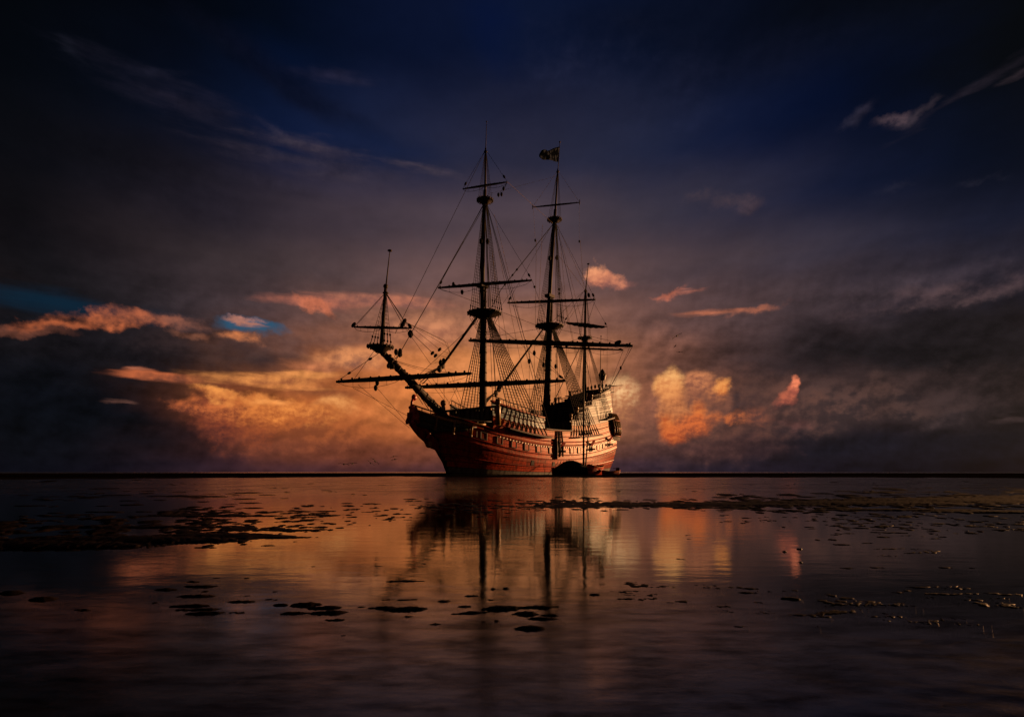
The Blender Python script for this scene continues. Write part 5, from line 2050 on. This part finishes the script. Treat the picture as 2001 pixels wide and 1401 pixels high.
def build_boat(name, label, px, Y, rz, L, Bm, Hh, stripes=True, cover=False, mast=None):
    root = empty(name, at(px, Y, GZ - .04), rz)
    tag(root, label, 'boat')
    n, k, pt = boat_hull(L, Bm, Hh)
    m = MB()
    for side in (1, -1):
        m.sheet([[pt(i, j, side) for i in range(n)] for j in range(k)], True)
        m.sheet([[pt(i, j, side, .05) for i in range(n)] for j in range(k)], True)
    m.add([pt(0, j, 1) for j in range(k)] + [pt(0, j, -1) for j in range(k)], [(j, j + 1, k + j + 1, k + j) for j in range(k - 1)], False)
    m.build('hull', 'tarred_wood' if not stripes else 'hull_red', root)
    for side in (1, -1):
        g = MB().tube([pt(i, k - 1, side) + Vector((0, 0, .03)) for i in range(n)], .06, 6)
        g.build('gunwale', 'hull_ochre' if stripes else 'tarred_wood', root)
        if stripes:
            for j, mat in ((3, 'tarred_wood'), (4, 'red_paint')):
                MB().tube([pt(i, j, side) + Vector((0, side * .02, 0)) for i in range(n)], .045, 5).build('strake', mat, root)
    for t in (.25, .5, .72):
        x = -L / 2 + L * t
        w = pt(int(t * (n - 1)), k - 1, 1).y - .06
        MB().box((x, 0, Hh * .78), (.24, 2 * w, .05)).build('thwart', 'deck_wood', root)
    if cover:
        rows = []
        for i in range(9):
            t = i / 8
            x = -L * .42 + L * .84 * t
            hgt = .2 + 1.25 * math.sin(math.pi * min(max(t * .9 + .08, 0), 1)) ** 1.3
            w = pt(int(t * 13) + 1 if t < 1 else 13, k - 1, 1).y + .08
            row = []
            for q in range(9):
                f = -1 + q / 4
                row.append(Vector((x, w * f, Hh * .95 + hgt * (1 - abs(f) ** 1.3) + .05 * math.sin(7 * t + 5 * f))))
            rows.append(row)
        MB().sheet(rows, True).build('canvas_cover', 'tarpaulin', root)
    if mast:
        for x, h, lx, ly, r in mast:
            MB().tube([(x, 0, .2), (x + lx * .5, ly * .5, h * .5), (x + lx, ly, h)], [r, r * .9, r * .5], 8).build('mast' if r > .13 else 'sprit', 'spar_wood', root)
    return root


A_ = build_boat('sailing_boat', 'dark open boat under a black peaked cover with a tall bare mast beside the ship', 1120, 80.2, R(8), 6.2, 2.2, .75, stripes=False, cover=True,
                mast=[(1.55, 17.5, .0, .0, .15), (1.75, 8.2, .75, .3, .11)])
build_boat('rowing_boat', 'red striped open boat right of the boat with the black cover', 1163, 80.0, R(-122), 4.6, 1.8, 1.1)
D_ = build_boat('dinghy', 'low small dinghy at the far right under the ship\'s stern', 1193, 80.5, R(-150), 3.2, 1.2, .5)
m = MB().box((-1.35, 0, .85), (.3, .4, .5))
m.tube([(-1.45, 0, .7), (-1.5, 0, .1)], .06, 6)
m.tube([(-1.3, 0, .95), (-.4, .1, 1.0)], .05, 6)
m.build('outboard_motor', 'tarpaulin', D_)


# ------------------------------------------------------------------ gulls
def gull(px, py, Y, spanw, bank, yaw, flap, label, group):
    loc = at(px, Y, CAM_H + (HY - py) / F_PX * Y)
    root = empty('gull', loc)
    root.rotation_euler = (R(bank), R(0), R(yaw))
    tag(root, label, 'gull', group)
    h = spanw * 1.55 / 2
    b = MB()
    b.tube([(-.32 * h, 0, -.02), (-.2 * h, 0, 0), (0, 0, .01), (.25 * h, 0, .02), (.36 * h, 0, .04), (.44 * h, 0, .03), (.5 * h, 0, .01)], [.03 * h, .10 * h, .16 * h, .15 * h, .10 * h, .06 * h, .015 * h], 8)
    b.add([(-.28 * h, -.05 * h, 0), (-.55 * h, -.13 * h, 0), (-.58 * h, .13 * h, 0), (-.28 * h, .05 * h, 0), (-.28 * h, 0, .03 * h)], [(0, 1, 2, 3), (0, 3, 4), (0, 4, 1), (4, 3, 2), (4, 2, 1)], False)
    b.build('body', 'feather_dark', root)
    for side in (1, -1):
        el = Vector((.1 * h, side * .42 * h, flap * .42 * h))
        tp = Vector((-.12 * h, side * h, flap * .42 * h - .12 * h))
        w = MB()
        up, dn = Vector((0, 0, .04 * h)), Vector((0, 0, -.03 * h))
        le = [Vector((.18 * h, side * .06 * h, .03 * h)), el + Vector((.1 * h, 0, 0)), tp]
        te = [Vector((-.16 * h, side * .06 * h, .03 * h)), el + Vector((-.2 * h, 0, 0)), tp + Vector((-.05 * h, 0, 0))]
        w.sweep([[a + dn, a.lerp(b_, .4) + up, b_ + dn * .5, a.lerp(b_, .5) + dn] for a, b_ in zip(le, te)])
        w.build('wing', 'feather_dark', root)


G1, G2 = 'gulls low over the flats left of the ship', 'gulls flying right of the ship'
gull(672, 907, 112, 1.45, 8, 95, .25, 'faint gull skimming low, leftmost of all the birds', G1)
gull(688.5, 905.8, 112, 1.35, -5, 85, .35, 'low gull second from the left, just right of the leftmost bird', G1)
gull(724, 905, 108, 1.1, 35, 110, .5, 'lower gull of the close pair midway between the leftmost birds and the bow', G1)
gull(733, 901.5, 108, 1.2, 38, 80, .45, 'upper gull of the close pair midway between the leftmost birds and the bow', G1)
gull(769, 891.8, 105, 1.0, -10, 95, -.1, 'upper gull of the two birds nearest the ship\'s bow', G1)
gull(771.5, 897.5, 105, 1.0, -6, 60, .1, 'lower gull of the two birds nearest the ship\'s bow', G1)
gull(1322.5, 656.5, 110, 1.35, -30, 70, .15, 'banking gull with outstretched wings, highest bird right of the ship', G2)
gull(1319.5, 676.5, 112, .7, -40, 30, .4, 'tiny gull in the middle of the three birds right of the ship', G2)
gull(1327.5, 688, 112, .9, -6, 90, .1, 'tiny gull gliding level, lowest of the three birds right of the ship', G2)


# ------------------------------------------------------------------ stones in the film of water on the right
def stone(px, py, w, h, label, seed):
    x, y = ground_xy(px, py)
    bm = bmesh.new()
    bmesh.ops.create_icosphere(bm, subdivisions=3, radius=1.0)
    for v in bm.verts:
        n = mnoise.noise(v.co * 1.7 + Vector((seed, 0, 0))) * .35 + mnoise.noise(v.co * 5 + Vector((seed, 3, 0))) * .1
        v.co *= 1 + n
        v.co.x *= w
        v.co.y *= w * .8
        v.co.z *= h
    me = bpy.data.meshes.new('stone')
    bm.to_mesh(me)
    bm.free()
    me.polygons.foreach_set('use_smooth', [True] * len(me.polygons))
    me.materials.append(MATS['stone_dark'])
    o = bpy.data.objects.new('stone', me)
    o.location = (x, y, h * .1 - .004)
    COL.objects.link(o)
    tag(o, label, 'stone', 'stones in the water right of the reflection')


stone(1533, 1078, .014, .010, 'small dark stone in the water right of the reflection, leftmost of three', 1)
stone(1562, 1073, .018, .010, 'small dark stone in the water right of the reflection, farthest and widest of three', 2)
stone(1564, 1099, .013, .008, 'small dark stone in the water right of the reflection, nearest of three', 3)
